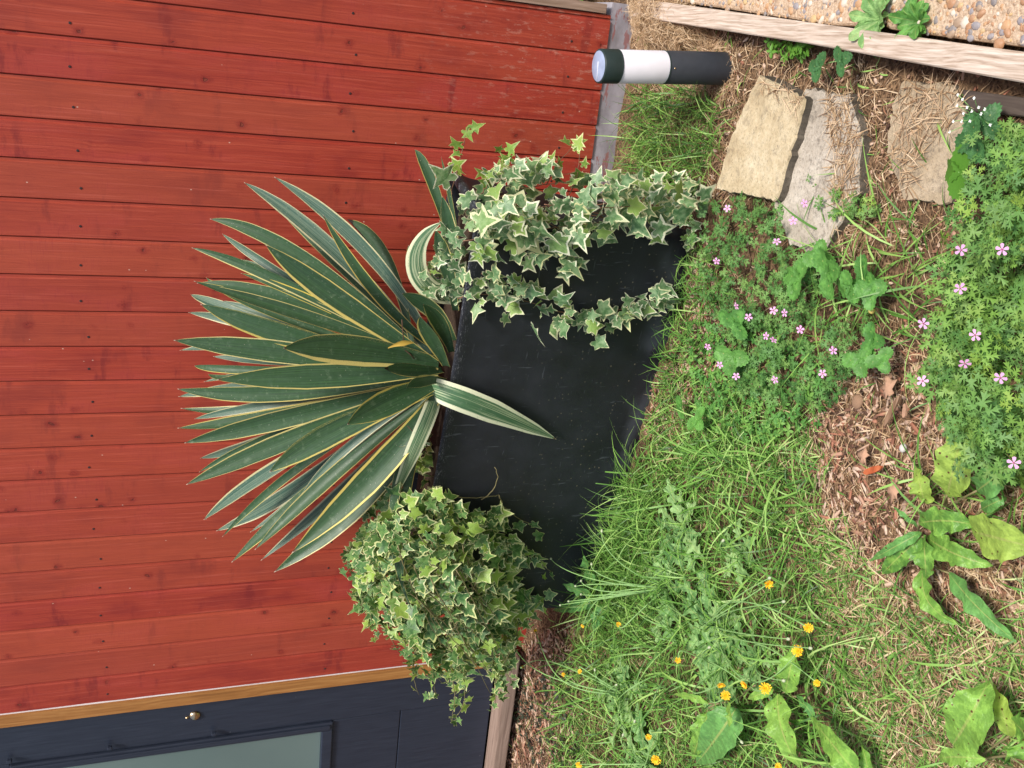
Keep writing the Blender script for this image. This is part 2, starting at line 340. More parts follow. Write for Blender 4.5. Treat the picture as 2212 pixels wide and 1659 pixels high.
M['blackplastic'] = plain('dark_grey_plastic', (.034, .038, .046), .5, .4, .2, 60)
M['capplastic'] = plain('dark_green_grey_cap', (.018, .032, .030), .45, .4, .2, 60)
M['stem_g'] = plain('green_stems', (.24, .42, .14), .5, .4, .3, 80)
M['stem_r'] = plain('reddish_brown_stems', (.20, .10, .06), .6, .3, .4, 90)
M['stem_o'] = plain('olive_vine_stems', (.20, .17, .08), .6, .3, .4, 90)
M['twig'] = plain('dead_brown_twig', (.10, .06, .04), .8, .2, .4, 90)
M['yellowleaf'] = plain('withered_yellow_leaf', (.50, .33, .06), .6, .3, .3, 60)
M['ivyR'] = m_ivy('sunlit_tint_variegated_ivy', (.10, .22, .085), (.25, .39, .19), ((.68, .68, .34), (.82, .83, .62)), (.30, .46, .10), .82, .20)  # greens and cream lightened, direct sunlight on this plant put into the colour
M['ivyL'] = m_ivy('mid_green_variegated_ivy', (.05, .14, .035), (.14, .28, .08), ((.58, .62, .22), (.74, .76, .42)), (.32, .48, .08), .86, .30)
def m_yucca(name, g0, g1, mar, thr, pale=0.0):
    t = NT(name, .42, .32); u = t.attr('u'); v = t.attr('v'); r = t.attr('r'); o = t.obj()
    cx = t.n('ShaderNodeCombineXYZ'); t.L(t.math('MULTIPLY', u, 9), cx.inputs[0]); t.L(t.math('MULTIPLY', v, 1.2), cx.inputs[1]); t.L(t.math('MULTIPLY', r, 57), cx.inputs[2])
    st = t.noise(cx.outputs[0], 1.3, 4, .6)
    c = t.mix(t.step(st, .35, .65), g0, g1); c = t.mix(t.math('MULTIPLY', t.noise(o, 60, 4, .6), .25), c, (.16, .24, .20))
    if pale: c = t.mix(t.math('MULTIPLY', t.step(st, .50, .56), pale), c, (.62, .66, .42))
    au = t.math('ABSOLUTE', u)
    side = t.math('MULTIPLY', t.math('MULTIPLY', t.math('SIGN', u), t.math('SUBTRACT', _wn(t, r), .5)), .22)
    lim = t.math('ADD', t.math('ADD', au, side), t.math('MULTIPLY', t.math('SUBTRACT', st, .5), .22))
    c = t.mix(t.step(lim, thr, thr + .03), c, t.mix(_wn(t, t.math('ADD', r, 5)), mar[0], mar[1]))
    c = t.mix(t.math('MULTIPLY', t.step(t.noise(o, 45, 4, .7), .56, .70), .35), c, (.20, .27, .17))
    dt = t.vor(o, 140); dk = _sepr(t, t.vor(o, 140, out='Color')); c = t.mix(t.math('MULTIPLY', t.math('MULTIPLY', t.math('SUBTRACT', 1, t.step(dt, .12, .2)), t.step(dk, .86, .88)), .7), c, (.35, .36, .28))
    c = t.mix(t.step(v, .972, .990), c, (.12, .07, .04)); c = t.mix(t.step(v, .990, .996), c, (.5, .42, .32))
    bt = t.attr('burn'); bn = t.math('ADD', bt, t.math('MULTIPLY', t.math('SUBTRACT', t.noise(o, 40, 3), .5), .6)); c = t.mix(t.step(bn, .72, .80), c, (.02, .012, .008))
    t.leafy(c, .12); t.L(t.math('ADD', .3, t.math('MULTIPLY', t.noise(o, 25, 3), .25)), t.b.inputs['Roughness']); t.bump(st, .25, .002); return t.m
M['yucca'] = m_yucca('green_yucca_leaf', (.016, .052, .014), (.042, .105, .030), ((.55, .44, .10), (.68, .60, .26)), .90)
M['yuccaY'] = m_yucca('yellow_striped_yucca_leaf', (.018, .054, .014), (.038, .098, .028), ((.70, .52, .06), (.68, .57, .20)), .82)
M['yuccaW'] = m_yucca('pale_striped_yucca_leaf', (.05, .13, .05), (.10, .22, .09), ((.72, .74, .48), (.78, .80, .58)), .66, .55)
M['yuccaB'] = m_yucca('blue_green_underside_leaf', (.028, .085, .055), (.07, .14, .10), ((.55, .50, .26), (.62, .60, .38)), .84, .12)
M['dock'] = m_leaf('dock_leaf', [(.11, .28, .05), (.18, .37, .06), (.26, .46, .08)], .40, .3, .25)
M['dockY'] = m_leaf('yellowing_holed_dock_leaf', [(.30, .46, .08), (.36, .50, .09)], .55, .35, .5)
M['dockD'] = m_leaf('dark_dock_leaf', [(.09, .26, .07), (.14, .33, .08)], .45, .25, .08)
M['rosette'] = m_leaf('hawkbit_leaf', [(.07, .19, .05), (.15, .34, .09), (.24, .44, .14), (.34, .52, .20)], .6, .3)
M['berryleaf'] = m_leaf('strawberry_leaf', [(.07, .22, .045), (.13, .32, .06)], .5, .3)
M['berrydark'] = m_leaf('dark_strawberry_leaf', [(.045, .14, .045), (.06, .17, .05)], .5, .25)
M['robert'] = m_leaf('herb_robert_leaf', [(.10, .25, .06), (.18, .37, .09), (.28, .50, .09), (.18, .34, .12), (.38, .56, .09)], .55, .35, 0, False)
M['robertD'] = m_leaf('darker_herb_robert_leaf', [(.09, .23, .06), (.15, .33, .08), (.26, .44, .11)], .55, .3, 0, False)
M['oregano'] = m_leaf('small_oval_leaf', [(.08, .24, .05), (.14, .35, .07), (.24, .46, .09)], .55, .3, 0, False)
M['clover'] = m_leaf('dark_purple_clover', [(.022, .030, .018), (.035, .045, .026), (.045, .07, .03)], .6, .1, 0, False)
M['hedge'] = m_leaf('bright_bush_leaf', [(.10, .28, .03), (.18, .40, .05)], .5, .35, 0, False)
M['grass'] = m_blade('green_grass_blades', [(0, (.03, .085, .018)), (.28, (.075, .19, .03)), (.55, (.15, .32, .055)), (.78, (.29, .48, .11)), (.88, (.40, .56, .19)), (.93, (.48, .44, .20)), (1, (.58, .44, .26))])
M['straw'] = m_blade('dry_grass_blades', [(0, (.10, .055, .03)), (.3, (.26, .15, .075)), (.6, (.50, .34, .19)), (.87, (.74, .57, .38)), (1, (.32, .14, .07))], .75, .15)
M['mulch'] = m_blade('bark_mulch_chips', [(0, (.05, .025, .015)), (.3, (.17, .085, .055)), (.5, (.36, .15, .09)), (.7, (.46, .30, .21)), (1, (.62, .46, .35))], .85, 0)
M['pink'] = plain('pink_petals', (.74, .36, .62), .6, .3, .15, 200)
M['pinkc'] = plain('magenta_flower_centre', (.45, .05, .22), .6, .3, .15, 200)
M['white'] = plain('white_petals', (.80, .80, .74), .6, .3, .1, 200)
M['gold'] = plain('golden_petals', (.88, .50, .02), .6, .3, .2, 200)
M['bud'] = plain('pale_flower_bud', (.42, .46, .30), .7, .3, .3, 200)
M['dead'] = plain('dead_pink_brown_leaf', (.44, .26, .17), .8, .2, .4, 50, .3)
M['orangechip'] = m_wood('orange_bark_chip', (.28, .06, .02), (.45, .11, .04), (.55, .17, .07), 0, 90, .8, False)
M['chip'] = m_wood('brown_wood_chip', (.16, .09, .05), (.30, .18, .11), (.46, .31, .21), 0, 120, .85, False)
M['fabric'] = plain('black_weed_membrane', (.018, .02, .024), .6, .4, .3, 60, .3)
M['pebw'] = plain('pale_grey_pebble', (.52, .49, .46), .7, .3, .2, 120)
M['berry'] = plain('unripe_yellow_berry', (.70, .55, .16), .5, .4, .2, 300)
# ------------------------------------------------------------------ GROUND
gx = np.concatenate([[-60, -30, -15, -8, -5], np.linspace(-4, 1.0, 240), [1.6, 3, 8, 15, 30, 60]])
gy = np.concatenate([[-60, -30, -12, -5, -2, 0], np.linspace(.5, 3.3, 150), [4, 6, 10, 20, 40, 80]])
GX, GY = np.meshgrid(gx, gy); GZ = gh(GX, GY); nx, ny = len(gx), len(gy)
idx = (np.arange(ny - 1)[:, None] * nx + np.arange(nx - 1)[None]).ravel()
g = link_mesh('ground', np.stack([GX.ravel(), GY.ravel(), GZ.ravel()], 1), np.stack([idx, idx + 1, idx + nx + 1, idx + nx], 1), M['soil'])
tag(g, kind='structure')
#@@SPLIT1
# ------------------------------------------------------------------ CABIN
cab = thing('wooden_cabin', (-1.2, 3.1, 0), 'red stained timber cabin wall of vertical boards with a slate blue door', 'cabin')
mb = MB(); YW = 3.1; ZB = .077; ZT = 2.75; P = .119
def board(x0, x1, bid, z0=ZB, z1=ZT, u1=1.0):
    prof = [(x0 + .0008, YW + .009), (x0 + .0008, YW + .0035), (x0 + .0035, YW), (x1 - .0120, YW), (x1 - .0075, YW + .0050), (x1 - .0012, YW + .0055), (x1 - .0012, YW + .009)]
    V = []; us = []
    for z in (z0, z1):
        for (x, y) in prof + [(x1 - .0012, YW + .02), (x0 + .0008, YW + .02)]: V.append((x, y, z)); us.append((x - x0) / P)
    k = 9; Fc = [(j, (j + 1) % k, k + (j + 1) % k, k + j) for j in range(k)] + [tuple(range(k))[::-1], tuple(range(k, 2 * k))]
    mb.add(V, Fc, bid=bid, bu=us)
for i in range(22):
    x0 = -2.499 + P * i; board(x0, x0 + P, i + 1.0)
board(.119, .131, 30.)
for i in range(14): x0 = -5.2 + P * i; board(x0, x0 + P, 40. + i)
mb.box(-2.499, .128, YW + .0202, YW + .04, ZB, ZT, bid=70, bu=.9); 
for i in range(9): x0 = -2.499 - P * (i + 1); board(max(x0, -3.54), x0 + P, 60. + i, z0=2.302)
mb.box(-3.54, -2.5, YW + .0202, YW + .04, 2.302, ZT, bid=70, bu=.9)
sw = mb.build('cladding', M['clad'], cab, smooth=False)
mb = MB(); mb.box(-5.2, -3.54, YW + .021, YW + .04, ZB, ZT); mb.box(.10, .14, YW + .045, 6.4, ZB, ZT); mb.box(-5.2, .14, 6.4, 6.44, ZB, ZT); mb.box(-5.24, -5.2, YW + .02, 6.44, ZB, ZT); mb.build('back_walls', M['greywood'], cab, False)
mb = MB(); mb.box(-5.3, .25, YW - .001, 6.5, ZT, ZT + .05); mb.build('roof', M['blackplastic'], cab, False)
mb = MB(); mb.box(.133, .163, YW - .006, YW + .05, .10, ZT, .002); mb.build('corner_trim', M['greywood'], cab, False)
mb = MB(); mb.box(-5.2, .172, YW + .006, YW + .3, -.2, .0765); mb.build('plinth', M['plinth'], cab, False)
mb = MB(); mb.box(-2.552, -2.5005, YW - .012, YW + .08, .20, 2.3, .002); mb.box(-3.54, -3.49, YW - .012, YW + .08, .20, 2.3, .002); mb.box(-3.4895, -2.5525, YW - .012, YW + .08, 2.25, 2.3, .002)
mb.build('door_frame', M['oak'], cab, False)
mb = MB()   # flakes of pale sealant in the joint between boards and frame
for k in range(26):
    pass
xs_ = [(z, -2.4985 + .004 * vnoise(np.array(z * 14.), np.array(3.)) * (1 if z > 1.5 else .45)) for z in np.linspace(.35, 2.3, 120)]
V = []
for z, x in xs_: V += [(-2.506, YW - .0015, z), (x, YW - .0015, z), (x, YW + .006, z), (-2.506, YW + .006, z)]
mb.add(V, [(i * 4 + j, i * 4 + (j + 1) % 4, i * 4 + 4 + (j + 1) % 4, i * 4 + 4 + j) for i in range(119) for j in range(4)])
mb.build('sealant', M['whiteplastic'], cab, False)
# door
YD = YW + .014; door = MB()
door.box(-2.745, -2.556, YD, YD + .04, .20, 2.24, .003)          # lock stile
door.box(-3.486, -3.297, YD, YD + .04, .20, 2.24, .003)
door.box(-3.2955, -2.7465, YD + .001, YD + .04, .20, .612, .003)   # kick panel
door.box(-3.2955, -2.7465, YD + .001, YD + .04, .615, .905, .003)
door.box(-3.2955, -2.7465, YD + .001, YD + .04, 2.12, 2.24, .003)
dr = door.build('door', M['door'], cab, False)
ml = MB()
for (a, b, c, d) in ((-2.79, -2.7465, .906, 2.119), (-3.2955, -3.252, .906, 2.119)):
    ml.box(a, b, YD - .012, YD + .02, c, d, .005); ml.box(a + .012, b - .012, YD - .018, YD - .0105, c + .012, d - .012, .003)
for (c, d) in ((.906, .952), (2.073, 2.119)): ml.box(-3.2515, -2.7905, YD - .0115, YD + .02, c, d, .005)
ml.build('moulding', M['door'], dr, False)
for p in ((462, 1586), (237, 1616), (20, 1645)):
    ml = MB(); q = at(*p, YD - .02); ml.box(q[0] - .007, q[0] + .007, YD - .026, YD - .010, q[2] - .009, q[2] + .009, .003)
    ml.build('bead_stop', M['door'], dr, False)
ml = MB(); ml.box(-3.251, -2.791, YD + .008, YD + .014, .953, 2.072); ml.build('glass_pane', M['glass'], dr, False)
kn = MB(); kc = at(421, 1549, YD - .01)
def lathe(mb, c, ax, prof, k=24, **a):
    ax = nrm(ax); s1 = nrm(np.cross(ax, (0.01, .1, 1) if abs(ax[2]) < .9 else (1, 0, 0))); s2 = np.cross(ax, s1); V = []
    for (r, h) in prof:
        for j in range(k): t = 2 * math.pi * j / k; V.append(np.asarray(c) + ax * h + r * (math.cos(t) * s1 + math.sin(t) * s2))
    n = len(prof); Fc = [(i * k + j, i * k + (j + 1) % k, (i + 1) * k + (j + 1) % k, (i + 1) * k + j) for i in range(n - 1) for j in range(k)]
    mb.add(V, Fc, **a)
lathe(kn, kc, (0, -1, 0), [(.0, -.014), (.021, -.014), (.0215, -.008), (.019, -.003), (.013, .001), (.006, .0025), (0.0, .003)])
kn.build('door_knob', M['brass'], dr)
kn = MB(); q = kc + np.array([-.004, 0, .030]); lathe(kn, q, (0, -1, 0), [(0, -.014), (.006, -.014), (.006, -.006), (.004, -.002), (0, -.001)], 14); kn.build('lock', M['brass'], dr)
mb = MB(); mb.box(-3.6, -2.45, YW - .10, YW + .012, .135, .1955, .006); o = mb.build('door_sill', M['sillwood'], cab, False)
# nails
nail0 = None
for row, zz in (('a', 1.776), ('b', .95), ('c', .22)):
    for i in range(22):
        x = -2.499 + P * (i + .32) + random.uniform(-.006, .006); z = zz + random.uniform(-.012, .012)
        if nail0 is None:
            mb = MB(); lathe(mb, (0, 0, 0), (0, -1, 0), [(.0042, 0), (.0036, .0008), (0, .001)], 8); nail0 = mb.build('nail', plain('dark_nail_heads', (.03, .015, .015), .5), cab, False); nn_ = nail0
        else: nn_ = nail0.copy(); COL.objects.link(nn_)
        nn_.location = (x, YW - .0006, z)

# ------------------------------------------------------------------ STONES, TIMBER, PAVING
def slab(name, poly_px, z_top, thick, mat, label, cat, jag=.006, ztilt=0, tex=.004):
    pts = [gnd(*p, z_top)[:2] for p in poly_px]; Q = []
    for i in range(len(pts)):
        a, b = np.array(pts[i]), np.array(pts[(i + 1) % len(pts)]); n = max(2, int(np.linalg.norm(b - a) / .014))
        for k in range(n): Q.append(a + (b - a) * k / n + rng.normal(0, jag / 2.2, 2))
    Q = np.array(Q); c = Q.mean(0); n = len(Q); V = []; Fc = []; zt = lambda p: z_top + ztilt * (p[0] - c[0]) + tex * (vnoise(p[0] * 30, p[1] * 30) - .5)
    rings = [1, .985, .95, .8, .6, .4, .2]; 
    for s_ in (0, 1):
        for p in Q: V.append((*(c + (p - c) * (1.01 if s_ == 0 else 1.0)), z_top - (thick if s_ == 0 else .006)))
    for s_ in rings[1:]:
        for p in Q: q = c + (p - c) * s_; V.append((*q, zt(q)))
    V.append((*c, zt(c))); R = 2 + len(rings) - 1
    for i in range(R - 1):
        for j in range(n): Fc.append((i * n + j, i * n + (j + 1) % n, (i + 1) * n + (j + 1) % n, (i + 1) * n + j))
    for j in range(n): Fc.append(((R - 1) * n + j, (R - 1) * n + (j + 1) % n, R * n))
    o = link_mesh(name, V, Fc, [mat, M['stone_d']], smooth=False, mi=[1 if i < n else 0 for i in range(len(Fc))]); return tag(o, label, cat, 'flat stones set in the dry grass')
slab('stone_slab', [(1640, 162), (1738, 210), (1730, 250), (1676, 434), (1546, 408), (1566, 330), (1608, 225)], .038, .09, M['stone_y'], 'clean yellow sandstone slab with sharp lower edge, nearest to the bollard light', 'stone')
slab('stone_slab', [(1740, 190), (1830, 205), (1860, 300), (1850, 420), (1800, 500), (1765, 560), (1700, 520), (1672, 440), (1720, 300)], .012, .07, M['stone_g'], 'grey weathered stone slab half covered with straw, between the yellow slab and the brown one', 'stone')
slab('stone_slab', [(1950, 172), (2060, 185), (2090, 260), (2090, 380), (2050, 440), (1950, 430), (1915, 330), (1925, 230)], .010, .07, M['stone_b'], 'brown stone slab beside the timber edging, edged with small white flowers', 'stone')
def prism(name, poly_px, z0, z1, mat, bev=.008, name2=None):
    import bmesh
    bm = bmesh.new(); vs = [bm.verts.new((*gnd(*p, z1)[:2], z1)) for p in poly_px]; f = bm.faces.new(vs)
    if f.normal.z < 0: f.normal_flip()
    r = bmesh.ops.extrude_face_region(bm, geom=[f]); 
    for v in [q for q in r['geom'] if isinstance(q, bmesh.types.BMVert)]: v.co.z = z0
    bmesh.ops.recalc_face_normals(bm, faces=bm.faces[:]); bmesh.ops.bevel(bm, geom=[e for e in bm.edges], offset=bev, segments=3, profile=.6, affect='EDGES')
    me = bpy.data.meshes.new(name); bm.to_mesh(me); bm.free(); me.materials.append(mat); o = bpy.data.objects.new(name, me); COL.objects.link(o); return o
o = prism('timber_edging', [(1380, -3), (2300, 124), (2300, 196), (1735, 93), (1365, 36)], -.05, .065, M['timber'], .007)
tag(o, 'long bleached timber edging board between the straw and the pebbly paving', 'timber')
o = prism('timber_post', [(2075, 193), (2300, 222), (2300, 262), (2085, 240)], -.05, .012, M['darkwood'], .006)
tag(o, 'dark damp timber offcut lying below the bleached edging board', 'timber')
def paving(poly, zt, label):
    o0 = prism('paving_slab', poly, -.05, zt, M['agg'], .012); tag(o0, label, 'paving slab', 'pebbly concrete paving slabs')
    # embedded pebbles as real stones
    xs = [gnd(*p, zt)[:2] for p in poly]; V = []; Fc = []; A = []; nb = 0
    base = [(math.cos(t) * math.cos(e), math.sin(t) * math.cos(e), math.sin(e)) for e in (-.3, .35, .85) for t in np.linspace(0, 2 * math.pi, 9)[:-1]] + [(0, 0, 1)]
    fb = [(i * 8 + j, i * 8 + (j + 1) % 8, (i + 1) * 8 + (j + 1) % 8, (i + 1) * 8 + j) for i in range(2) for j in range(8)] + [(16 + j, 16 + (j + 1) % 8, 24) for j in range(8)]
    pts = sample_poly(xs, 700)
    for p in pts:
        s_ = random.choice([.003, .004, .005, .005, .007, .009, .013]); a = random.random() * 6.28; e = random.uniform(.55, 1); ca, sa = math.cos(a), math.sin(a)
        if s_ > .008 and random.random() < .35: continue
        B = np.array(base) * (s_, s_ * e, s_ * .45) + rng.normal(0, s_ * .05, (25, 3)) - (0, 0, s_ * .12); B = np.stack([B[:, 0] * ca - B[:, 1] * sa, B[:, 0] * sa + B[:, 1] * ca, B[:, 2]], 1) + (*p, zt)
        V.append(B); Fc += [tuple(np.array(f) + nb) for f in fb]; nb += 25; A.append(np.full(25, random.random()))
    link_mesh('pebbles', np.concatenate(V), Fc, M['pebble'], o0, {'r': np.concatenate(A)})
def sample_poly(poly, n):
    poly = np.asarray(poly, float); lo, hi = poly.min(0), poly.max(0); out = []
    while len(out) < n:
        P_ = rng.uniform(lo, hi, (n * 2, 2)); ins = np.zeros(len(P_), bool); j = len(poly) - 1
        for i in range(len(poly)):
            xi, yi, xj, yj = *poly[i], *poly[j]
            c = ((yi > P_[:, 1]) != (yj > P_[:, 1])) & (P_[:, 0] < (xj - xi) * (P_[:, 1] - yi) / (yj - yi + 1e-12) + xi); ins ^= c; j = i
        out += list(P_[ins])
    return np.array(out[:n])
paving([(1420, -60), (1850, -120), (1905, 40), (1860, 56), (1800, 55), (1455, 2)], .035, 'pebbly concrete paving slab on the far side of the two weeds, close to the cabin')
paving([(1880, -160), (2300, -160), (2300, 112), (2100, 88), (1912, 62)], .035, 'nearer pebbly concrete paving slab with larger pebbles and a mossy edge')
#@@SPLIT2
# ------------------------------------------------------------------ PLANTER
TFR, TFL = np.array([-.443, 2.380, .72]), np.array([-1.971, 2.711, .72]); BFR, BFL = np.array([-.500, 2.452, -.04]), np.array([-2.05, 2.745, -.04])
nb_ = nrm(np.cross(TFL - TFR, (0, 0, 1))); nb_ = nb_ if nb_[1] > 0 else -nb_
TBR, TBL = TFR + nb_ * .30 + (.005, 0, 0), TFL + nb_ * .30; BBR, BBL = BFR + nb_ * .22, BFL + nb_ * .22
def rrect(c4, r, bulge, n=6, ns=22):
    """rounded rectangle ring through corners FR, FL, BL, BR (order)"""
    out = []
    for i in range(4):
        p, a, b = c4[i], c4[(i - 1) % 4], c4[(i + 1) % 4]; da, db = nrm(a - p), nrm(b - p)
        for k in range(n + 1):
            t = k / n; out.append((p + da * r) * (1 - t) ** 2 + p * 2 * t * (1 - t) + (p + db * r) * t * t)
        s0 = p + db * r; s1 = b - db * r; m = ns if i in (0, 2) else 8
        nn = -nb_ if i == 0 else (nb_ if i == 2 else np.zeros(3))
        for k in range(1, m): t = k / m; out.append(s0 * (1 - t) + s1 * t + nn * bulge * math.sin(math.pi * t))
    return np.array(out)
pl = thing('flower_planter', (TFR + TFL) / 2 * (1, 1, 0) + nb_ * .15, 'large black rectangular plastic planter standing by the red wall', 'planter')
rings, rimv = [], []
def ringat(t, inset=0, r=.03, bul=.02, lift=0):
    cs = [BFR * (1 - t) + TFR * t, BFL * (1 - t) + TFL * t, BBL * (1 - t) + TBL * t, BBR * (1 - t) + TBR * t]; c = sum(cs) / 4
    cs = [p + nrm((c - p) * (1, 1, 0)) * inset * 1.4 + (0, 0, lift) for p in cs]; return rrect(cs, r, bul)
for t in np.linspace(0, .90, 14): rings.append(ringat(t, 0, .035, .012 + .02 * math.sin(math.pi * t))); rimv.append(0)
for (t, ins, rv) in ((.93, -.001, 0), (.95, -.003, .1), (.965, -.007, .5), (.98, -.010, 1), (.992, -.008, 1), (1.0, -.001, 1), (1.0, .008, .8), (.99, .016, .3), (.95, .018, 0), (.80, .02, 0)):
    rings.append(ringat(t, ins, .035, .018)); rimv.append(rv)
R0 = np.array(rings); nr, k = R0.shape[:2]
# slump of the rim in the middle, wobble
V = R0.reshape(-1, 3).copy(); 
Fc = [(i * k + j, i * k + (j + 1) % k, (i + 1) * k + (j + 1) % k, (i + 1) * k + j) for i in range(nr - 1) for j in range(k)]
link_mesh('tub', V, Fc, M['tub'], pl, {'rim': np.repeat(rimv, k)})
so_ = ringat(.94, .017, .03, .016); c = so_.mean(0); V = np.concatenate([so_, (so_ - c) * .6 + c + (0, 0, .02), [c + (0, 0, .03)]]); n = len(so_)
Fc = [(j, (j + 1) % n, n + (j + 1) % n, n + j) for j in range(n)] + [(n + j, n + (j + 1) % n, 2 * n) for j in range(n)]
link_mesh('potting_soil', V, Fc, plain('dark_potting_soil', (.05, .035, .025), .95, .1, .5, 60, .6), pl)
def yfront(x, z): t = (z + .04) / .76; a = BFR * (1 - t) + TFR * t; b = BFL * (1 - t) + TFL * t; return a[1] + (b[1] - a[1]) * (x - a[0]) / (b[0] - a[0])
def onfront(px, py, off):
    Y = 2.5
    for _ in range(8): p = at(px, py, Y); Y = yfront(p[0], p[2]) - off
    return at(px, py, Y)
# ------------------------------------------------------------------ BOLLARD LIGHT
b0 = gnd(1566, 148, -.02); t0 = at(1293, 143, b0[1] - .012); axb = nrm(t0 - b0); Lb = np.linalg.norm(t0 - b0); rad = .0455
bl = thing('bollard_light', b0, 'black and white solar bollard light leaning slightly beside the sandstone', 'garden light')
def cyl(name, mat, h0, h1, r, parent, bev=.003, close=True):
    m_ = MB(); pr = [(r, h0), (r, h1 - bev), (r - bev * .4, h1 - bev * .3), (r - bev, h1)]
    if close: pr = [(0, h0)] + pr + [(0, h1)]
    lathe(m_, b0, axb, pr, 40); o = m_.build(name, mat, parent)
    md = o.modifiers.new('es', 'EDGE_SPLIT'); md.split_angle = .6; return o
cyl('body', M['blackplastic'], -.03, .50 * Lb, rad, bl); cyl('diffuser', M['whiteplastic'], .501 * Lb, .865 * Lb, rad * .985, bl)
cp = cyl('cap', M['capplastic'], .866 * Lb, Lb, rad * 1.01, bl); cyl('solar_panel', M['panel'], Lb - .004, Lb + .0012, rad * .90, cp, .0006)
m_ = MB(); s1 = nrm(np.cross(axb, (0, 1, 0))); m_.tube([b0 + axb * (Lb + .002) + s1 * .035 + (0, .0, 0), b0 + axb * (Lb + .002), b0 + axb * (Lb + .002) - s1 * .012], .0014, 5); m_.build('panel_mark', M['whiteplastic'], cp)
for h_, r2 in ((.503, 1.012), (.868, 1.014)): cyl('collar', M['capplastic'], h_ * Lb - .002, h_ * Lb + .002, rad * r2, bl, .0006)
m_ = MB(); d_ = nrm(np.cross(s1, axb)); d_ = d_ if d_[1] < 0 else -d_; lathe(m_, b0 + axb * .47 * Lb + d_ * (rad - .001), d_, [(.003, 0), (.003, .0012), (.0015, .002), (0, .002)], 10); m_.build('screw', M['brass'], bl)
# ------------------------------------------------------------------ leaf builders
def strip(P, W, hint, nu=9, chan=.25, wave=0, wk=5, twist=0, edge=0, seed=0):
    """leaf blade along points P, half width W(v); returns verts, faces, u, v"""
    n = len(P); T = np.gradient(P, axis=0); T /= np.linalg.norm(T, axis=1)[:, None] + 1e-9; us = np.linspace(-1, 1, nu); V = np.zeros((n, nu, 3)); hint = nrm(hint)
    for i in range(n):
        S = nrm(np.cross(T[i], hint)); N = nrm(np.cross(S, T[i])); v = i / (n - 1)
        a = twist * v; S, N = S * math.cos(a) + N * math.sin(a), N * math.cos(a) - S * math.sin(a); hw = W[i]
        ph = seed * 1.7
        eL = 1 + edge * math.sin(v * wk * 6.28 * 1.7 + ph); eR = 1 + edge * math.sin(v * wk * 6.28 * 1.55 + ph + 2)
        for j, u in enumerate(us):
            e = eL if u < 0 else eR
            V[i, j] = P[i] + S * u * hw * e + N * (chan * hw * abs(u) ** 1.6 + wave * hw * abs(u) ** 2 * math.sin(v * wk * 6.28 + (1.3 if u < 0 else 0) + ph))
    Fc = [(i * nu + j, i * nu + j + 1, (i + 1) * nu + j + 1, (i + 1) * nu + j) for i in range(n - 1) for j in range(nu - 1)]
    return V.reshape(-1, 3), Fc, np.tile(us, n), np.repeat(np.linspace(0, 1, n), nu)
VIEW = lambda p: nrm(np.array([0, 0, H]) - p)
# ------------------------------------------------------------------ YUCCA
yb = at(958, 815, 2.66)
yu = thing('yucca_plant', yb, 'spiky yucca with dark green yellow edged sword leaves growing in the planter', 'plant')
def yleaf(base, mid, tip, wpx, yt, mat='yucca', ybse=None, ch=.32, burn=None, ym=None, twist=0, label=None, rev=False, n=30):
    ybse = 2.62 if ybse is None else ybse; ym = (ybse + yt) / 2 if ym is None else ym
    Pc = thru(at(*base, ybse), at(*mid, ym), at(*tip, yt)); P = bez(Pc, n); v = np.linspace(0, 1, n)
    pf = np.interp(v, [0, .08, .25, .45, .62, .78, .90, .97, 1], [.42, .48, .72, .96, 1, .82, .46, .16, .015])
    d = np.array([depth(p) for p in P]); W = pf * wpx / 2 * d / F * (.78 if yt > 2.6 else .86)
    hint = VIEW(P[n // 2]) * (1 if not rev else -1) + rng.normal(0, .22, 3) + (0, 0, .25)
    V, Fc, u, vv = strip(P, W, hint, 11, ch if not rev else -ch, 0, 3, twist)
    bn = np.zeros(len(vv))
    if burn is None and random.random() < .4: bn = sst(.90, 1.06, vv) * 1.0
    if burn == 'tip': bn = sst(.80, .97, vv) * 1.0
    if burn == 'edge': bn = np.maximum(sst(.86, .96, vv), sst(.35, .5, vv) * sst(.55, .9, -u if burn else u))
    o = link_mesh('leaf', V, Fc, M[mat], yu, {'u': u, 'v': vv, 'r': np.full(len(u), random.random()), 'burn': bn})
    if label: o['label'] = label
    return o

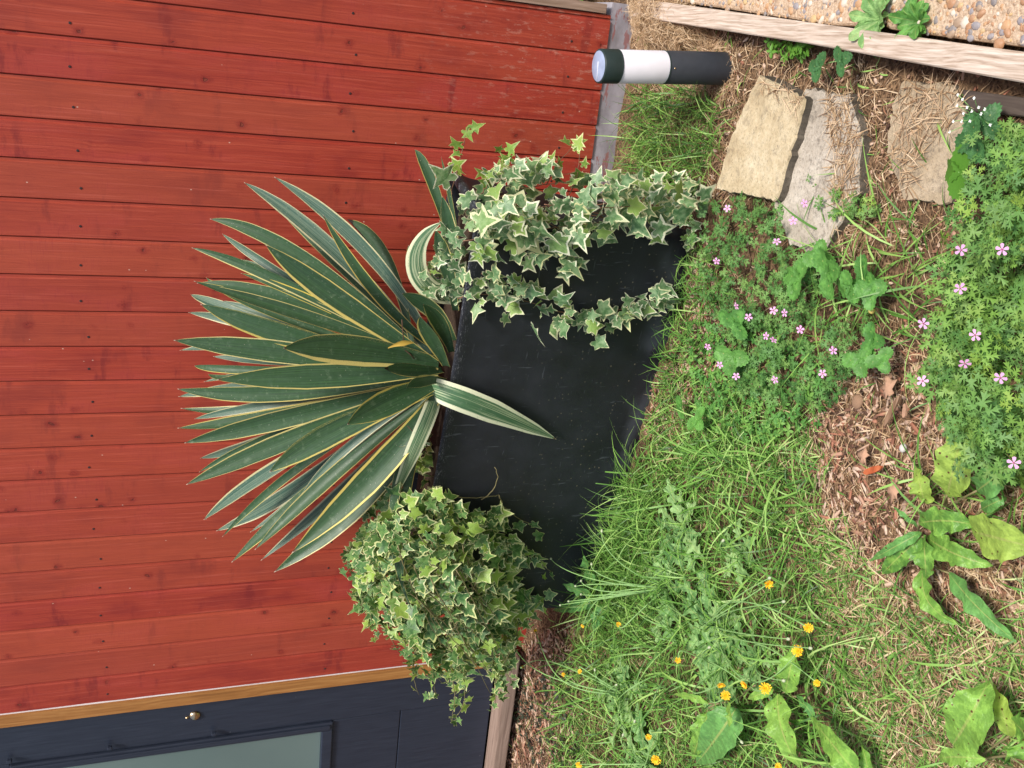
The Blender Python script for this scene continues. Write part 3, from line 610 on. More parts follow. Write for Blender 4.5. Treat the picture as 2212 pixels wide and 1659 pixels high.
YL = [
 # furthest back, near the wall
 ((900, 800), (560, 690), (412, 636), 34, 3.02, 'yuccaB'), ((900, 800), (640, 640), (570, 598), 24, 3.03, 'yucca', 'tip'), ((905, 790), (600, 750), (388, 757), 28, 3.03, 'yuccaB'),
 ((900, 800), (600, 715), (407, 675), 36, 3.0, 'yuccaB'), ((890, 740), (835, 560), (750, 474), 40, 2.95, 'yucca', 'edge'), ((900, 810), (600, 830), (385, 857), 36, 3.0, 'yuccaB'),
 ((905, 815), (640, 880), (390, 882), 36, 2.98, 'yucca'), ((905, 830), (600, 940), (432, 990), 36, 3.02, 'yuccaB'), ((905, 840), (610, 1000), (440, 1123), 38, 3.0, 'yuccaB'),
 ((900, 840), (660, 1040), (467, 1147), 42, 3.02, 'yuccaB'), ((915, 850), (720, 1010), (600, 1075), 30, 3.03, 'yuccaB'), ((880, 760), (620, 600), (480, 505), 26, 3.02, 'yuccaB'),
 ((905, 800), (560, 800), (420, 790), 24, 2.9, 'yucca'), ((905, 805), (580, 822), (450, 808), 26, 2.92, 'yucca'), ((890, 770), (700, 600), (575, 530), 34, 3.0, 'yuccaB'),
 # middle rank
 ((915, 775), (625, 617), (414, 535), 32, 2.85, 'yucca'), ((925, 770), (680, 690), (418, 607), 42, 2.8, 'yucca'), ((920, 770), (640, 650), (425, 612), 34, 2.82, 'yucca'), ((930, 780), (660, 560), (453, 473), 42, 2.85, 'yucca'),
 ((930, 765), (720, 540), (527, 394), 44, 2.88, 'yuccaB'), ((940, 755), (790, 540), (592, 382), 40, 2.85, 'yuccaB'), ((920, 800), (640, 730), (433, 657), 62, 2.75, 'yucca'),
 ((930, 800), (640, 765), (375, 735), 64, 2.72, 'yucca'), ((920, 812), (620, 850), (383, 840), 46, 2.8, 'yucca'), ((930, 822), (640, 890), (383, 925), 42, 2.78, 'yucca'),
 ((940, 826), (650, 895), (398, 957), 56, 2.72, 'yucca'), ((940, 832), (650, 940), (402, 1047), 54, 2.66, 'yucca'), ((940, 850), (700, 1040), (500, 1215), 44, 2.75, 'yucca'),
 ((940, 850), (740, 1010), (550, 1188), 44, 2.68, 'yucca'), ((940, 850), (770, 1030), (563, 1211), 34, 2.72, 'yuccaB'), ((945, 855), (800, 1060), (592, 1236), 58, 2.6, 'yucca'),
 # front
 ((945, 755), (820, 640), (697, 463), 36, 2.62, 'yuccaY'), ((940, 785), (740, 650), (574, 529), 66, 2.55, 'yuccaY'), ((945, 800), (720, 812), (468, 820), 64, 2.55, 'yucca'),
 ((948, 785), (770, 757), (612, 752), 78, 2.42, 'yuccaY'), ((945, 838), (740, 925), (582, 1020), 62, 2.5, 'yucca'), ((948, 845), (830, 1000), (630, 1195), 68, 2.48, 'yuccaY'),
 ((950, 825), (850, 865), (750, 917), 68, 2.36, 'yucca'), ((955, 800), (890, 803), (830, 796), 42, 2.36, 'yucca', 'tip'), ((962, 822), (915, 822), (878, 838), 30, 2.38, 'yucca'),
 ((965, 790), (935, 730), (908, 684), 56, 2.4, 'yucca'), ((975, 760), (950, 700), (914, 657), 40, 2.42, 'yucca'), ((980, 735), (935, 668), (868, 634), 50, 2.48, 'yucca'),
 ((960, 700), (905, 610), (882, 530), 28, 2.6, 'yucca'), ((985, 670), (965, 570), (941, 496), 42, 2.46, 'yucca'), ((992, 610), (975, 510), (956, 424), 36, 2.48, 'yucca'),
 ((995, 560), (975, 440), (953, 339), 13, 2.62, 'yucca'), ((985, 560), (935, 400), (896, 323), 30, 2.66, 'yucca'),
 ((950, 760), (880, 655), (840, 590), 30, 2.8, 'yuccaB'), ((940, 800), (760, 700), (640, 640), 26, 2.9, 'yuccaB'), ((940, 860), (905, 930), (862, 965), 20, 2.5, 'yuccaB'), ((930, 960), (890, 956), (855, 962), 20, 2.75, 'yuccaW'),
 ((915, 790), (600, 680), (445, 600), 26, 2.9, 'yucca'), ((920, 800), (640, 700), (480, 650), 24, 2.88, 'yuccaB'), ((900, 780), (700, 640), (520, 560), 22, 2.96, 'yucca'),
 ((915, 820), (600, 870), (420, 905), 26, 2.9, 'yuccaB'), ((915, 835), (620, 930), (430, 1020), 26, 2.92, 'yucca'), ((920, 845), (660, 1000), (480, 1160), 24, 2.9, 'yucca'),
 ((930, 850), (720, 1020), (540, 1150), 26, 2.8, 'yuccaB'), ((925, 790), (640, 780), (460, 770), 28, 2.8, 'yuccaB'), ((920, 805), (640, 800), (440, 825), 24, 2.9, 'yuccaB'),
 ((935, 770), (760, 600), (600, 450), 26, 2.9, 'yucca'), ((940, 840), (760, 960), (640, 1090), 26, 2.7, 'yuccaB'), ((930, 780), (700, 660), (520, 590), 26, 2.78, 'yuccaY'),
]
for i, L_ in enumerate(YL):
    b_, m_, t_, wp, yt, mt = L_[:6]; burn = L_[6] if len(L_) > 6 else None
    yleaf(b_, m_, t_, wp, yt, mt, ybse=2.60 if yt > 2.6 else 2.52, burn=burn, ch=.30 if mt != 'yuccaB' else .2)
# drooping leaves
def droop(pts, wpx, mat, label, prof=None, twist=0):
    Q = [onfront(x, y, o_) for (x, y, o_) in pts]; P = bez(Q, 30); v = np.linspace(0, 1, 30)
    pf = np.interp(v, [0, .1, .4, .6, .85, .97, 1], prof or [.75, .9, 1, .95, .5, .12, .01]); W = pf * wpx / 2 * np.array([depth(p) for p in P]) / F
    V, Fc, u, vv = strip(P, W, (.1, -1, .3), 11, -.12, 0, 3, twist)
    o = link_mesh('leaf', V, Fc, M[mat], yu, {'u': u, 'v': vv, 'r': np.full(len(u), random.random()), 'burn': np.zeros(len(u))}); o['label'] = label
droop([(925, 838, -.04), (952, 845, .11), (1085, 895, .09), (1202, 949, .05)], 58, 'yuccaW', 'pale cream striped leaf bent over the rim and hanging down the front')
droop([(938, 860, -.02), (930, 900, .07), (880, 1000, .08), (846, 1088, .04)], 38, 'yuccaW', 'pale twisted leaf pointing towards the left hand ivy', twist=.5)
droop([(925, 880, -.06), (850, 1000, .0), (815, 1150, .16), (890, 1320, .24)], 22, 'yucca', 'dark leaf drooping into the left hand ivy')
droop([(925, 890, -.06), (870, 1040, .0), (862, 1150, .16), (872, 1270, .22)], 20, 'yucca', 'thin dark leaf bent down across the left hand ivy')
droop([(985, 640, -.08), (880, 640, -.10), (870, 520, -.12), (955, 480, -.10)], 46, 'yuccaW', 'broad pale leaf curling behind the right hand ivy')
mb = MB(); mb.tube(bez([at(868, 690, 2.5), at(870, 715, 2.5), at(872, 738, 2.5)], 5), .0018, 5); mb.build('dead_stalk', M['twig'], yu); mb = MB(); mb.tube(bez([at(835, 740, 2.5), at(870, 745, 2.5), at(895, 775, 2.5)], 6), .002, 5); mb.build('dead_stalk', M['twig'], yu); mb = MB(); mb.tube(bez([at(880, 920, 2.5), at(905, 945, 2.5), at(925, 965, 2.5)], 6), .0014, 5); mb.build('dead_stalk', M['twig'], yu)
V, Fc, u, vv = strip(bez([at(893, 740, 2.44), at(865, 738, 2.43), at(838, 752, 2.44)], 10), np.interp(np.linspace(0, 1, 10), [0, .4, 1], [.2, 1, .1]) * .009, (0, -1, .3), 5, .3)
link_mesh('withered_leaf', V, Fc, M['yellowleaf'], yu)
#@@SPLIT3
# ------------------------------------------------------------------ TEMPLATES
def tm_ivy(half=None):
    half = half or [(.02, .04), (.16, -.16), (.38, -.16), (.42, .03), (.31, .18), (.46, .28), (.72, .36), (.44, .50), (.23, .59), (.15, .84), (0, 1.22)]
    vein = [1, .2, 1, .5, 0, .5, 1, .6, 0, .4, 1]
    out = half + [(-x, y) for (x, y) in half[-2::-1]]; vn = vein + vein[-2::-1]; hub = np.array([0, .16]); V = [(hub[0], hub[1], 0)]; m = [0.]; ve = [1.]
    for s_ in (.42, .80, 1.0):
        for (p, q) in zip(out, vn):
            xy = hub + (np.array(p) - hub) * s_; V.append((xy[0], xy[1], .10 * abs(xy[0]) ** 1.2 * 1.2 - .16 * max(0, xy[1] - .3) ** 2 - .12 * xy[0] ** 2)); m.append(s_); ve.append(q)
    n = len(out); Fc = [(0, 1 + j, 1 + j + 1) for j in range(n - 1)] + [(0, n, 1)]
    Fq = []
    for a in (0, 1):
        for j in range(n): k2 = (j + 1) % n; Fc.append((1 + a * n + j, 1 + (a + 1) * n + j, 1 + (a + 1) * n + k2)); Fc.append((1 + a * n + j, 1 + (a + 1) * n + k2, 1 + a * n + k2))
    return np.array(V), np.array(Fc), {'m': np.array(m), 'vein': np.array(ve)}
def fan(out, cx, cz=.0, u=None):
    V = [(cx[0], cx[1], cz)] + [(x, y, z) for (x, y, z) in out]; n = len(out)
    return V, [(0, 1 + j, 1 + (j + 1) % n) for j in range(n)]
def tm_merge(parts):
    V = []; Fc = []; U = []
    for (v, f, u) in parts: Fc += [tuple(np.array(q) + len(V)) for q in f]; V += list(v); U += list(u)
    return np.array(V), np.array(Fc), {'u': np.array(U), 'v': np.zeros(len(U))}
def tm_robert():
    P_ = []
    for ang, L_ in ((0, 1), (58, .85), (-58, .85), (118, .62), (-118, .62)):
        a = math.radians(ang); ca, sa = math.cos(a), math.sin(a)
        hl = [(.02, .05), (.035, .30), (.30, .38), (.10, .50), (.36, .68), (.09, .70), (.24, .94), (.05, .88), (0, 1.08)]
        o_ = hl + [(-x, y) for (x, y) in hl[-2::-1]]; V = []
        for (x, y) in o_: x *= L_; y *= L_; X = x * ca + y * sa; Y = y * ca - x * sa; V.append((X, Y, .10 * abs(x) - .18 * (X * X + Y * Y)))
        c = (.45 * L_ * sa, .45 * L_ * ca); v, f = fan(V, c, -.03); P_.append((v, f, [0] + [1] * len(V)))
    return tm_merge(P_)
def tm_berry():
    P_ = []
    for ang in (0, 95, -95):
        a = math.radians(ang); ca, sa = math.cos(a), math.sin(a); n = 30; V = []
        for k_ in range(n):
            t = k_ / n; th = 2 * math.pi * t; r_ = .44 * (1 + .17 * (k_ % 2)); x = r_ * math.sin(th) * .92; y = .5 - r_ * math.cos(th) * 1.18
            X = x * ca + y * sa; Y = y * ca - x * sa; V.append((X, Y, .22 * abs(x) - .15 * y * y))
        c = (.5 * sa, .5 * ca); v, f = fan(V, c, -.05); P_.append((v, f, [0] + [.9] * len(V)))
    return tm_merge(P_)
def tm_oval(pairs=2):
    P_ = []
    for k_ in range(pairs * 2):
        a = math.pi * 2 * k_ / (pairs * 2) + (.2 if k_ % 2 else 0); L_ = 1 if k_ % 2 == 0 else .8; ca, sa = math.cos(a), math.sin(a)
        o_ = [(0, .02), (.18, .25), (.27, .5), (.18, .8), (0, 1), (-.18, .8), (-.27, .5), (-.18, .25)]
        V = [((x * ca + y * sa) * L_, (y * ca - x * sa) * L_, (.25 * abs(x) + .12 * y - .25 * y * y) * L_) for (x, y) in o_]
        v, f = fan(V, (.5 * sa * L_, .5 * ca * L_), -.01); P_.append((v, f, [0] + [.8] * 8))
    return tm_merge(P_)
def tm_clover():
    P_ = []
    for k_ in range(3):
        a = math.pi * 2 * k_ / 3; ca, sa = math.cos(a), math.sin(a); o_ = [(0, 0), (.3, .35), (.42, .7), (.25, .95), (0, .85), (-.25, .95), (-.42, .7), (-.3, .35)]
        V = [(x * ca + y * sa, y * ca - x * sa, .1 * abs(x)) for (x, y) in o_]; v, f = fan(V, (.5 * sa, .5 * ca)); P_.append((v, f, [0] + [.8] * 8))
    return tm_merge(P_)
IVY2 = tm_ivy([(.02, .05), (.19, -.12), (.43, -.13), (.50, .05), (.43, .19), (.53, .30), (.70, .45), (.50, .55), (.33, .61), (.20, .82), (0, 1.12)])
IVY, ROB, BER, OVA, CLO = tm_ivy(), tm_robert(), tm_berry(), tm_oval(), tm_clover()
def scatter(name, tmpl, O, T, N, S, mat, parent=None, curl=None, R=None):
    tv, tf, ta = tmpl; O, T, N = map(lambda q: np.asarray(q, float), (O, T, N)); n = len(O); S = np.broadcast_to(np.asarray(S, float), (n,))
    T = T / np.linalg.norm(T, axis=1)[:, None]; X = np.cross(T, N); X /= np.linalg.norm(X, axis=1)[:, None] + 1e-9; N = np.cross(X, T)
    tz = np.broadcast_to(tv[None, :, 2], (n, len(tv))).copy()
    cl = rng.normal(0, .28, n) if curl is None else np.full(n, curl); tz = tz + cl[:, None] * (tv[None, :, 0] ** 2) + rng.normal(0, .18, n)[:, None] * (tv[None, :, 1] ** 2)
    wx = rng.uniform(.82, 1.1, n)
    V = O[:, None] + S[:, None, None] * (X[:, None] * (tv[None, :, 0:1] * wx[:, None, None]) + T[:, None] * tv[None, :, 1:2] + N[:, None] * tz[:, :, None])
    Fc = (tf[None] + (np.arange(n) * len(tv))[:, None, None]).reshape(-1, 3); R = rng.random(n) * 10 if R is None else R
    at_ = {k_: np.tile(a, n) for k_, a in ta.items()}; at_['r'] = np.repeat(R, len(tv))
    return link_mesh(name, V.reshape(-1, 3), Fc, mat, parent, at_)
# ------------------------------------------------------------------ IVY
def ivy_pts(poly, n, off, jit, szpx):
    P2 = sample_poly(poly, n); O = np.array([onfront(x, y, (off(x, y) if callable(off) else off) + random.uniform(-jit, jit)) for x, y in P2]); return O, np.array([random.uniform(*szpx) * depth(p) / F for p in O])
def ivy_build(parts, mat, parent, down=.75, outv=(.15, -.75, .55), nj=.42, sc=.77):
    O = np.concatenate([p[0] for p in parts]); S = np.concatenate([p[1] for p in parts]) * sc; n = len(O); S = S * rng.choice([.55, .8, 1, 1.08, 1.2], n, p=[.14, .2, .36, .2, .1])
    N = np.array(outv) + rng.normal(0, nj * 1.15, (n, 3)); T = np.array([rng.normal(0, 1, n) * .62, rng.normal(-.15, .35, n), -down + rng.normal(0, .38, n)]).T
    k2 = rng.random(n) < .5; scatter('foliage', IVY2, O[k2], T[k2], N[k2], S[k2], mat, parent); k2 = ~k2
    return scatter('foliage', IVY, O[k2], T[k2], N[k2], S[k2], mat, parent)
def vines(parent, lines, mat, rad=.0017, name='stems'):
    mb = MB()
    for ln in lines:
        Q = [onfront(x, y, o_) for (x, y, o_) in ln]; P = bez(Q, 14) if len(Q) <= 4 else np.array(Q); P = P + rng.normal(0, .0015, P.shape); mb.tube(P, np.linspace(rad, rad * .5, len(P)), 5)
    return mb.build(name, mat, parent)
ivr = thing('ivy_plant', at(1000, 560, 2.6), 'pale cream edged ivy trailing over the right end of the planter', 'ivy')
A = []
A.append(ivy_pts([(985, 470), (1000, 400), (1050, 365), (1140, 345), (1220, 330), (1280, 395), (1290, 440), (1210, 480), (1120, 500), (1040, 500)], 100, -.13, .07, (32, 54)))
A.append(ivy_pts([(970, 500), (1060, 430), (1160, 440), (1240, 440), (1260, 500), (1190, 530), (1100, 520), (1020, 520)], 76, .05, .05, (36, 60)))
A.append(ivy_pts([(1230, 430), (1300, 385), (1400, 385), (1490, 400), (1525, 430), (1500, 475), (1420, 500), (1400, 520), (1300, 515), (1240, 505)], 92, .045, .06, (34, 58)))
A.append(ivy_pts([(1350, 380), (1450, 378), (1500, 410), (1440, 430), (1330, 420)], 22, -.06, .05, (30, 46)))
A.append(ivy_pts([(1010, 500), (1090, 530), (1110, 540), (1230, 530), (1270, 545), (1240, 585), (1160, 570), (1080, 560), (1020, 560)], 30, .05, .03, (34, 54)))
A.append(ivy_pts([(905, 610), (940, 520), (985, 480), (1000, 560), (985, 660), (940, 660)], 70, -.09, .06, (26, 44)))
A.append(ivy_pts([(1470, 495), (1500, 480), (1530, 500), (1500, 540), (1465, 540)], 7, .04, .02, (26, 36)))
# second trail down the front
tr2 = [(1000, 640), (1050, 622), (1110, 632), (1160, 648), (1215, 672), (1270, 690), (1320, 680), (1375, 660), (1420, 645), (1462, 640)]; O, S = [], []
for i in range(104):
    t = random.random() * (len(tr2) - 1.001); a, b, f_ = tr2[int(t)], tr2[int(t) + 1], t - int(t); sp = 32 if t < 6 else 20
    O.append(onfront(a[0] * (1 - f_) + b[0] * f_ + random.uniform(-14, 14), a[1] * (1 - f_) + b[1] * f_ + random.uniform(-sp, sp), random.uniform(.012, .06))); S.append(random.uniform(28, 48) * depth(O[-1]) / F)
A.append((np.array(O), np.array(S)))
for (x, y, s_) in ((1100, 685, 44), (1165, 705, 50), (1225, 712, 46), (1285, 705, 44), (1300, 735, 46), (1240, 560, 62), (1165, 560, 50), (1040, 480, 70), (1130, 490, 92), (1080, 590, 44)): A.append((np.array([onfront(x - 15, y, .065)]), np.array([s_ * 2.6 / F])))
ivy_build(A, M['ivyR'], ivr)
# young shoots standing up against the wall
O, T, N, S = [], [], [], []
shoots = [[(975, 420, -.2), (985, 370, -.24), (1000, 330, -.26), (1008, 272, -.28)], [(1100, 400, -.15), (1080, 360, -.18), (1090, 335, -.2)], [(1180, 400, -.12), (1200, 350, -.16), (1240, 315, -.18)], [(1040, 420, -.1), (1055, 390, -.12), (1105, 340, -.14)], [(1230, 420, -.12), (1255, 370, -.15), (1250, 318, -.16)]]
for ln in shoots:
    for (x, y, o_) in ln[1:]:
        for q in range(2): O.append(onfront(x + random.uniform(-10, 10), y + random.uniform(-12, 12), o_)); N.append((.3 + random.gauss(0, .5), -.6, .5 + random.gauss(0, .3))); T.append((random.gauss(.4, .5), -.2, random.gauss(.1, .6))); S.append(random.uniform(18, 30) * 2.75 / F)
A_old = [onfront(972, 392, -.2)]
scatter('young_foliage', IVY, O, T, N, S, m_ivy('young_lime_ivy', (.16, .30, .05), (.24, .40, .07), ((.62, .62, .20), (.70, .68, .34)), (.3, .44, .07), .86, .3), ivr)
scatter('old_leaf', IVY, A_old, [(.5, -.1, .75)], [(.1, -.9, .3)], [50 * 2.8 / F], M['ivyR'], ivr, R=np.array([2.5]))
vines(ivr, shoots[:1] + [s_ for s_ in shoots[1:]] + [[(990, 645, .0), (1040, 625, .02), (1110, 640, .02), (1180, 665, .02)], [(1180, 665, .02), (1260, 695, .02), (1350, 668, .02), (1462, 640, .015)], [(1040, 590, .02), (1065, 600, .02), (1090, 612, .02)], [(1010, 500, -.1), (1100, 450, -.06), (1240, 440, -.05)], [(1240, 440, -.05), (1350, 440, .0), (1480, 450, .02)], [(1000, 520, .0), (1120, 500, .02), (1300, 480, .03)], [(1300, 480, .03), (1400, 470, .03), (1500, 500, .02)], [(1060, 430, -.1), (1150, 395, -.1), (1255, 390, -.1)]] + [[(random.uniform(1000, 1300), random.uniform(430, 480), .02)] + [(random.uniform(1200, 1450), random.uniform(430, 500), .03)] for _ in range(8)], M['stem_r'], .0019)
ivl = thing('ivy_plant', at(970, 1230, 2.7), 'dense bushy green ivy mound spilling over the left end of the planter', 'ivy')
pol = [(768, 1160), (790, 1085), (835, 1055), (900, 1075), (935, 1060), (1010, 1100), (1060, 1090), (1095, 1140), (1120, 1190), (1115, 1250), (1140, 1300), (1125, 1340), (1100, 1380), (1090, 1450), (1030, 1430), (985, 1455), (945, 1425), (900, 1400), (850, 1330), (790, 1310), (762, 1240)]
cx_, cy_ = 945, 1235
def bul(x, y): r_ = math.hypot((x - cx_) / 205, (y - cy_) / 200); return .26 * math.sqrt(max(0, 1 - min(1, r_) ** 2)) - .04
B = [ivy_pts(pol, 470, lambda x, y: bul(x, y) * 1.0, .035, (22, 47)), ivy_pts(pol, 450, lambda x, y: bul(x, y) * .72, .05, (26, 40)), ivy_pts([(x * .96 + cx_ * .04, y * .96 + cy_ * .04) for x, y in pol], 300, lambda x, y: bul(x, y) * .4 - .04, .05, (28, 40))]
B.append(ivy_pts([(895, 880), (925, 890), (925, 1040), (895, 1060)], 34, -.09, .05, (26, 38)))
B.append(ivy_pts([(1085, 1270), (1120, 1265), (1180, 1280), (1185, 1300), (1130, 1330), (1095, 1340)], 14, .03, .02, (28, 42)))
for (x, y, s_) in ((935, 1082, 52), (1130, 1128, 36), (1160, 1130, 34), (1168, 1160, 34), (1040, 1160, 50), (900, 1105, 40)): B.append((np.array([onfront(x - 12, y, .05 if x > 1100 or y < 1100 else .18)]), np.array([s_ * 2.75 / F])))
ivy_build(B, M['ivyL'], ivl, .6, (.05, -.72, .62), .40)
# trailing tips
tips = [[(1080, 1430, .14), (1090, 1470, .15), (1060, 1530, .13)], [(900, 1400, .1), (880, 1450, .1), (905, 1500, .09)], [(970, 1440, .14), (990, 1500, .15), (975, 1560, .13)], [(770, 1250, .02), (775, 1310, .02), (800, 1350, .02)], [(1100, 1180, .07), (1150, 1200, .05), (1190, 1235, .03)], [(760, 1180, .0), (745, 1200, .0), (755, 1240, .0)], [(1120, 1350, .05), (1110, 1400, .06), (1085, 1440, .06)], [(830, 1320, .06), (835, 1370, .08), (862, 1410, .08)], [(940, 1410, .12), (930, 1450, .12), (942, 1500, .12)], [(1060, 1400, .15), (1075, 1450, .16), (1070, 1520, .14)], [(960, 1380, .14), (1000, 1440, .16), (1020, 1500, .16), (990, 1545, .16)], [(1000, 1380, .15), (1050, 1440, .17), (1085, 1500, .16)], [(900, 1370, .12), (915, 1430, .13), (955, 1475, .12)], [(800, 1290, .06), (800, 1340, .06), (812, 1382, .05)], [(860, 1340, .08), (885, 1400, .08), (880, 1440, .08)], [(1040, 1360, .16), (1080, 1420, .18), (1105, 1475, .16)], [(780, 1270, .0), (770, 1300, .0), (785, 1320, .0)], [(930, 1400, .1), (960, 1450, .1), (1000, 1480, .1)]]
O, T, N, S = [], [], [], []
for ln in tips:
    P = bez([onfront(*q) for q in ln], 9)
    for i, p in enumerate(P):
        for q in range(2 if i < 5 else 1):
            O.append(p + rng.normal(0, .012, 3)); N.append(np.array([-.2, -.7, .5]) + rng.normal(0, .4, 3)); T.append((random.gauss(-.3, .6), random.gauss(-.1, .3), random.gauss(-.5, .5))); S.append((33 - 1.7 * i + random.uniform(-4, 4)) * 2.8 / F)
scatter('trailing_foliage', IVY, O, T, N, S, M['ivyL'], ivl)
vines(ivl, tips + [[(925, 1052, .02), (990, 1085, .06), (1040, 1075, .05), (1078, 1070, .05)], [(1078, 1070, .05), (1085, 1100, .05), (1110, 1120, .05), (1165, 1140, .04)], [(1040, 1080, .05), (1073, 1060, .05), (1082, 1030, .05), (1070, 1008, .04)], [(880, 1110, .1), (950, 1095, .1), (1000, 1080, .08)], [(985, 1230, .27), (1040, 1330, .27), (1105, 1450, .16)], [(900, 1290, .26), (960, 1360, .25), (1030, 1440, .18)], [(930, 1250, .27), (1000, 1380, .25), (1060, 1500, .17)], [(860, 1180, .22), (890, 1290, .24), (960, 1400, .2)]] + [[(random.uniform(850, 1050), random.uniform(1150, 1300), .22)] + [(random.uniform(900, 1090), random.uniform(1250, 1400), .2)] for _ in range(14)], M['stem_o'], .0022)
#@@SPLIT4
# ------------------------------------------------------------------ GRASS AND LITTER (stuff)
def gpoly(px): return [gnd(*p)[:2] for p in px]
HID = [gnd(*p)[:2] for p in ((1478, 523), (1262, 1333))]
def feet(px, n):
    P2 = sample_poly(gpoly(px), n)
    a, b = BFR[:2], BFL[:2]; dirv = nrm(b - a); nn = np.array([dirv[1], -dirv[0]]); nn = nn if nn[1] < 0 else -nn; s_ = (P2 - a) @ nn; al = (P2 - a) @ dirv
    keep = (s_ > .01) | (al < -.02) | (al > np.linalg.norm(b - a) + .02); keep &= (P2[:, 1] < YW - .012); P2 = P2[keep]; return np.column_stack([P2, gh(P2[:, 0], P2[:, 1])])
def blades(foot, L, W, lean, rr, droop_=.5, seg=5, upb=1.0, az=None):
    n = len(foot); az = rng.random(n) * 2 * np.pi if az is None else az; d = np.stack([np.cos(az), np.sin(az), np.zeros(n)], 1); le = rng.uniform(*lean, n); Ln = rng.uniform(*L, n) * rng.uniform(.7, 1.15, n); Wd = rng.uniform(*W, n)
    side = np.stack([-np.sin(az + rng.normal(0, .8, n)), np.cos(az), rng.normal(0, .25, n)], 1); side /= np.linalg.norm(side, axis=1)[:, None]
    t = np.linspace(0, 1, seg); V = np.zeros((n, seg, 2, 3)); dr = rng.uniform(.2, 1, n) * droop_
    ca = az + rng.normal(0, .5, n); d2 = np.stack([np.cos(ca), np.sin(ca), np.zeros(n)], 1)
    for i, ti in enumerate(t):
        ang = le + dr * ti * 1.4; P = foot + Ln[:, None] * ti * (d * (np.sin(ang) * (1 - .4 * ti))[:, None] + d2 * (np.sin(ang) * .4 * ti)[:, None] + np.array([0, 0, 1]) * np.cos(ang)[:, None])
        P[:, 2] = np.maximum(P[:, 2], gh(P[:, 0], P[:, 1]) + .002 + .006 * rng.random(n) * (ti > 0))
        w_ = Wd * (1 if ti < .5 else (1 - (ti - .5) * 1.9)); w_ = w_ * (.65 + .35 * min(1, ti * 4)); V[:, i, 0] = P - side * w_[:, None] / 2; V[:, i, 1] = P + side * w_[:, None] / 2
    base = (np.arange(n) * seg * 2)[:, None, None]; q = np.array([[2 * i, 2 * i + 1, 2 * i + 3, 2 * i + 2] for i in range(seg - 1)])
    R = rng.uniform(*rr, n); return V.reshape(-1, 3), (q[None] + base).reshape(-1, 4), np.repeat(R, seg * 2)
def merge_blades(name, sets, mat, label, cat):
    V = []; Fc = []; R = []; k_ = 0
    for (v, f, r_) in sets: V.append(v); Fc.append(f + k_); R.append(r_); k_ += len(v)
    o = link_mesh(name, np.concatenate(V), np.concatenate(Fc), mat, None, {'r': np.concatenate(R)}); return tag(o, label, cat, kind='stuff')
Z_lush = [(1275, 1345), (1300, 1180), (1385, 1000), (1480, 940), (1620, 960), (1760, 1040), (1790, 1250), (1850, 1500), (1880, 1700), (1225, 1700), (1235, 1500)]
Z_mix = [(1730, 1080), (1900, 1240), (2060, 1330), (2300, 1380), (2300, 1720), (1830, 1720), (1790, 1400)]
Z_mid = [(1440, 800), (1560, 820), (1760, 860), (1780, 1060), (1560, 1000), (1390, 1000), (1420, 880)]
Z_base = [(1465, 540), (1520, 520), (1560, 640), (1500, 800), (1425, 950), (1400, 940), (1440, 780), (1470, 640)]
Z_clump = [(1385, 200), (1500, 185), (1560, 240), (1540, 330), (1520, 400), (1420, 420), (1370, 400), (1370, 260)]
S_r = [(1368, -10), (1420, 0), (1500, 65), (1700, 100), (1800, 120), (2090, 190), (2085, 480), (2000, 560), (1760, 560), (1700, 440), (1560, 420), (1370, 470), (1362, 300)]
S_all = [(1150, 1720), (1150, 1340), (1380, 1330), (1420, 900), (1480, 520), (1365, 470), (1370, -20), (1460, 20), (2300, 200), (2300, 1720)]
S_m = [(1740, 780), (1960, 700), (2060, 900), (2100, 1150), (2000, 1330), (1850, 1250), (1740, 1040)]
S_sill = [(1135, 1400), (1260, 1340), (1270, 1720), (1120, 1720)]
S_pile = [(1368, 5), (1440, -10), (1560, 90), (1580, 190), (1500, 200), (1400, 190), (1368, 120)]
Z_l2 = [(1262, 1345), (1290, 1180), (1370, 1010), (1500, 960), (1680, 1000), (1780, 1120), (1800, 1300), (1830, 1500), (1850, 1700), (1235, 1700), (1240, 1500)]
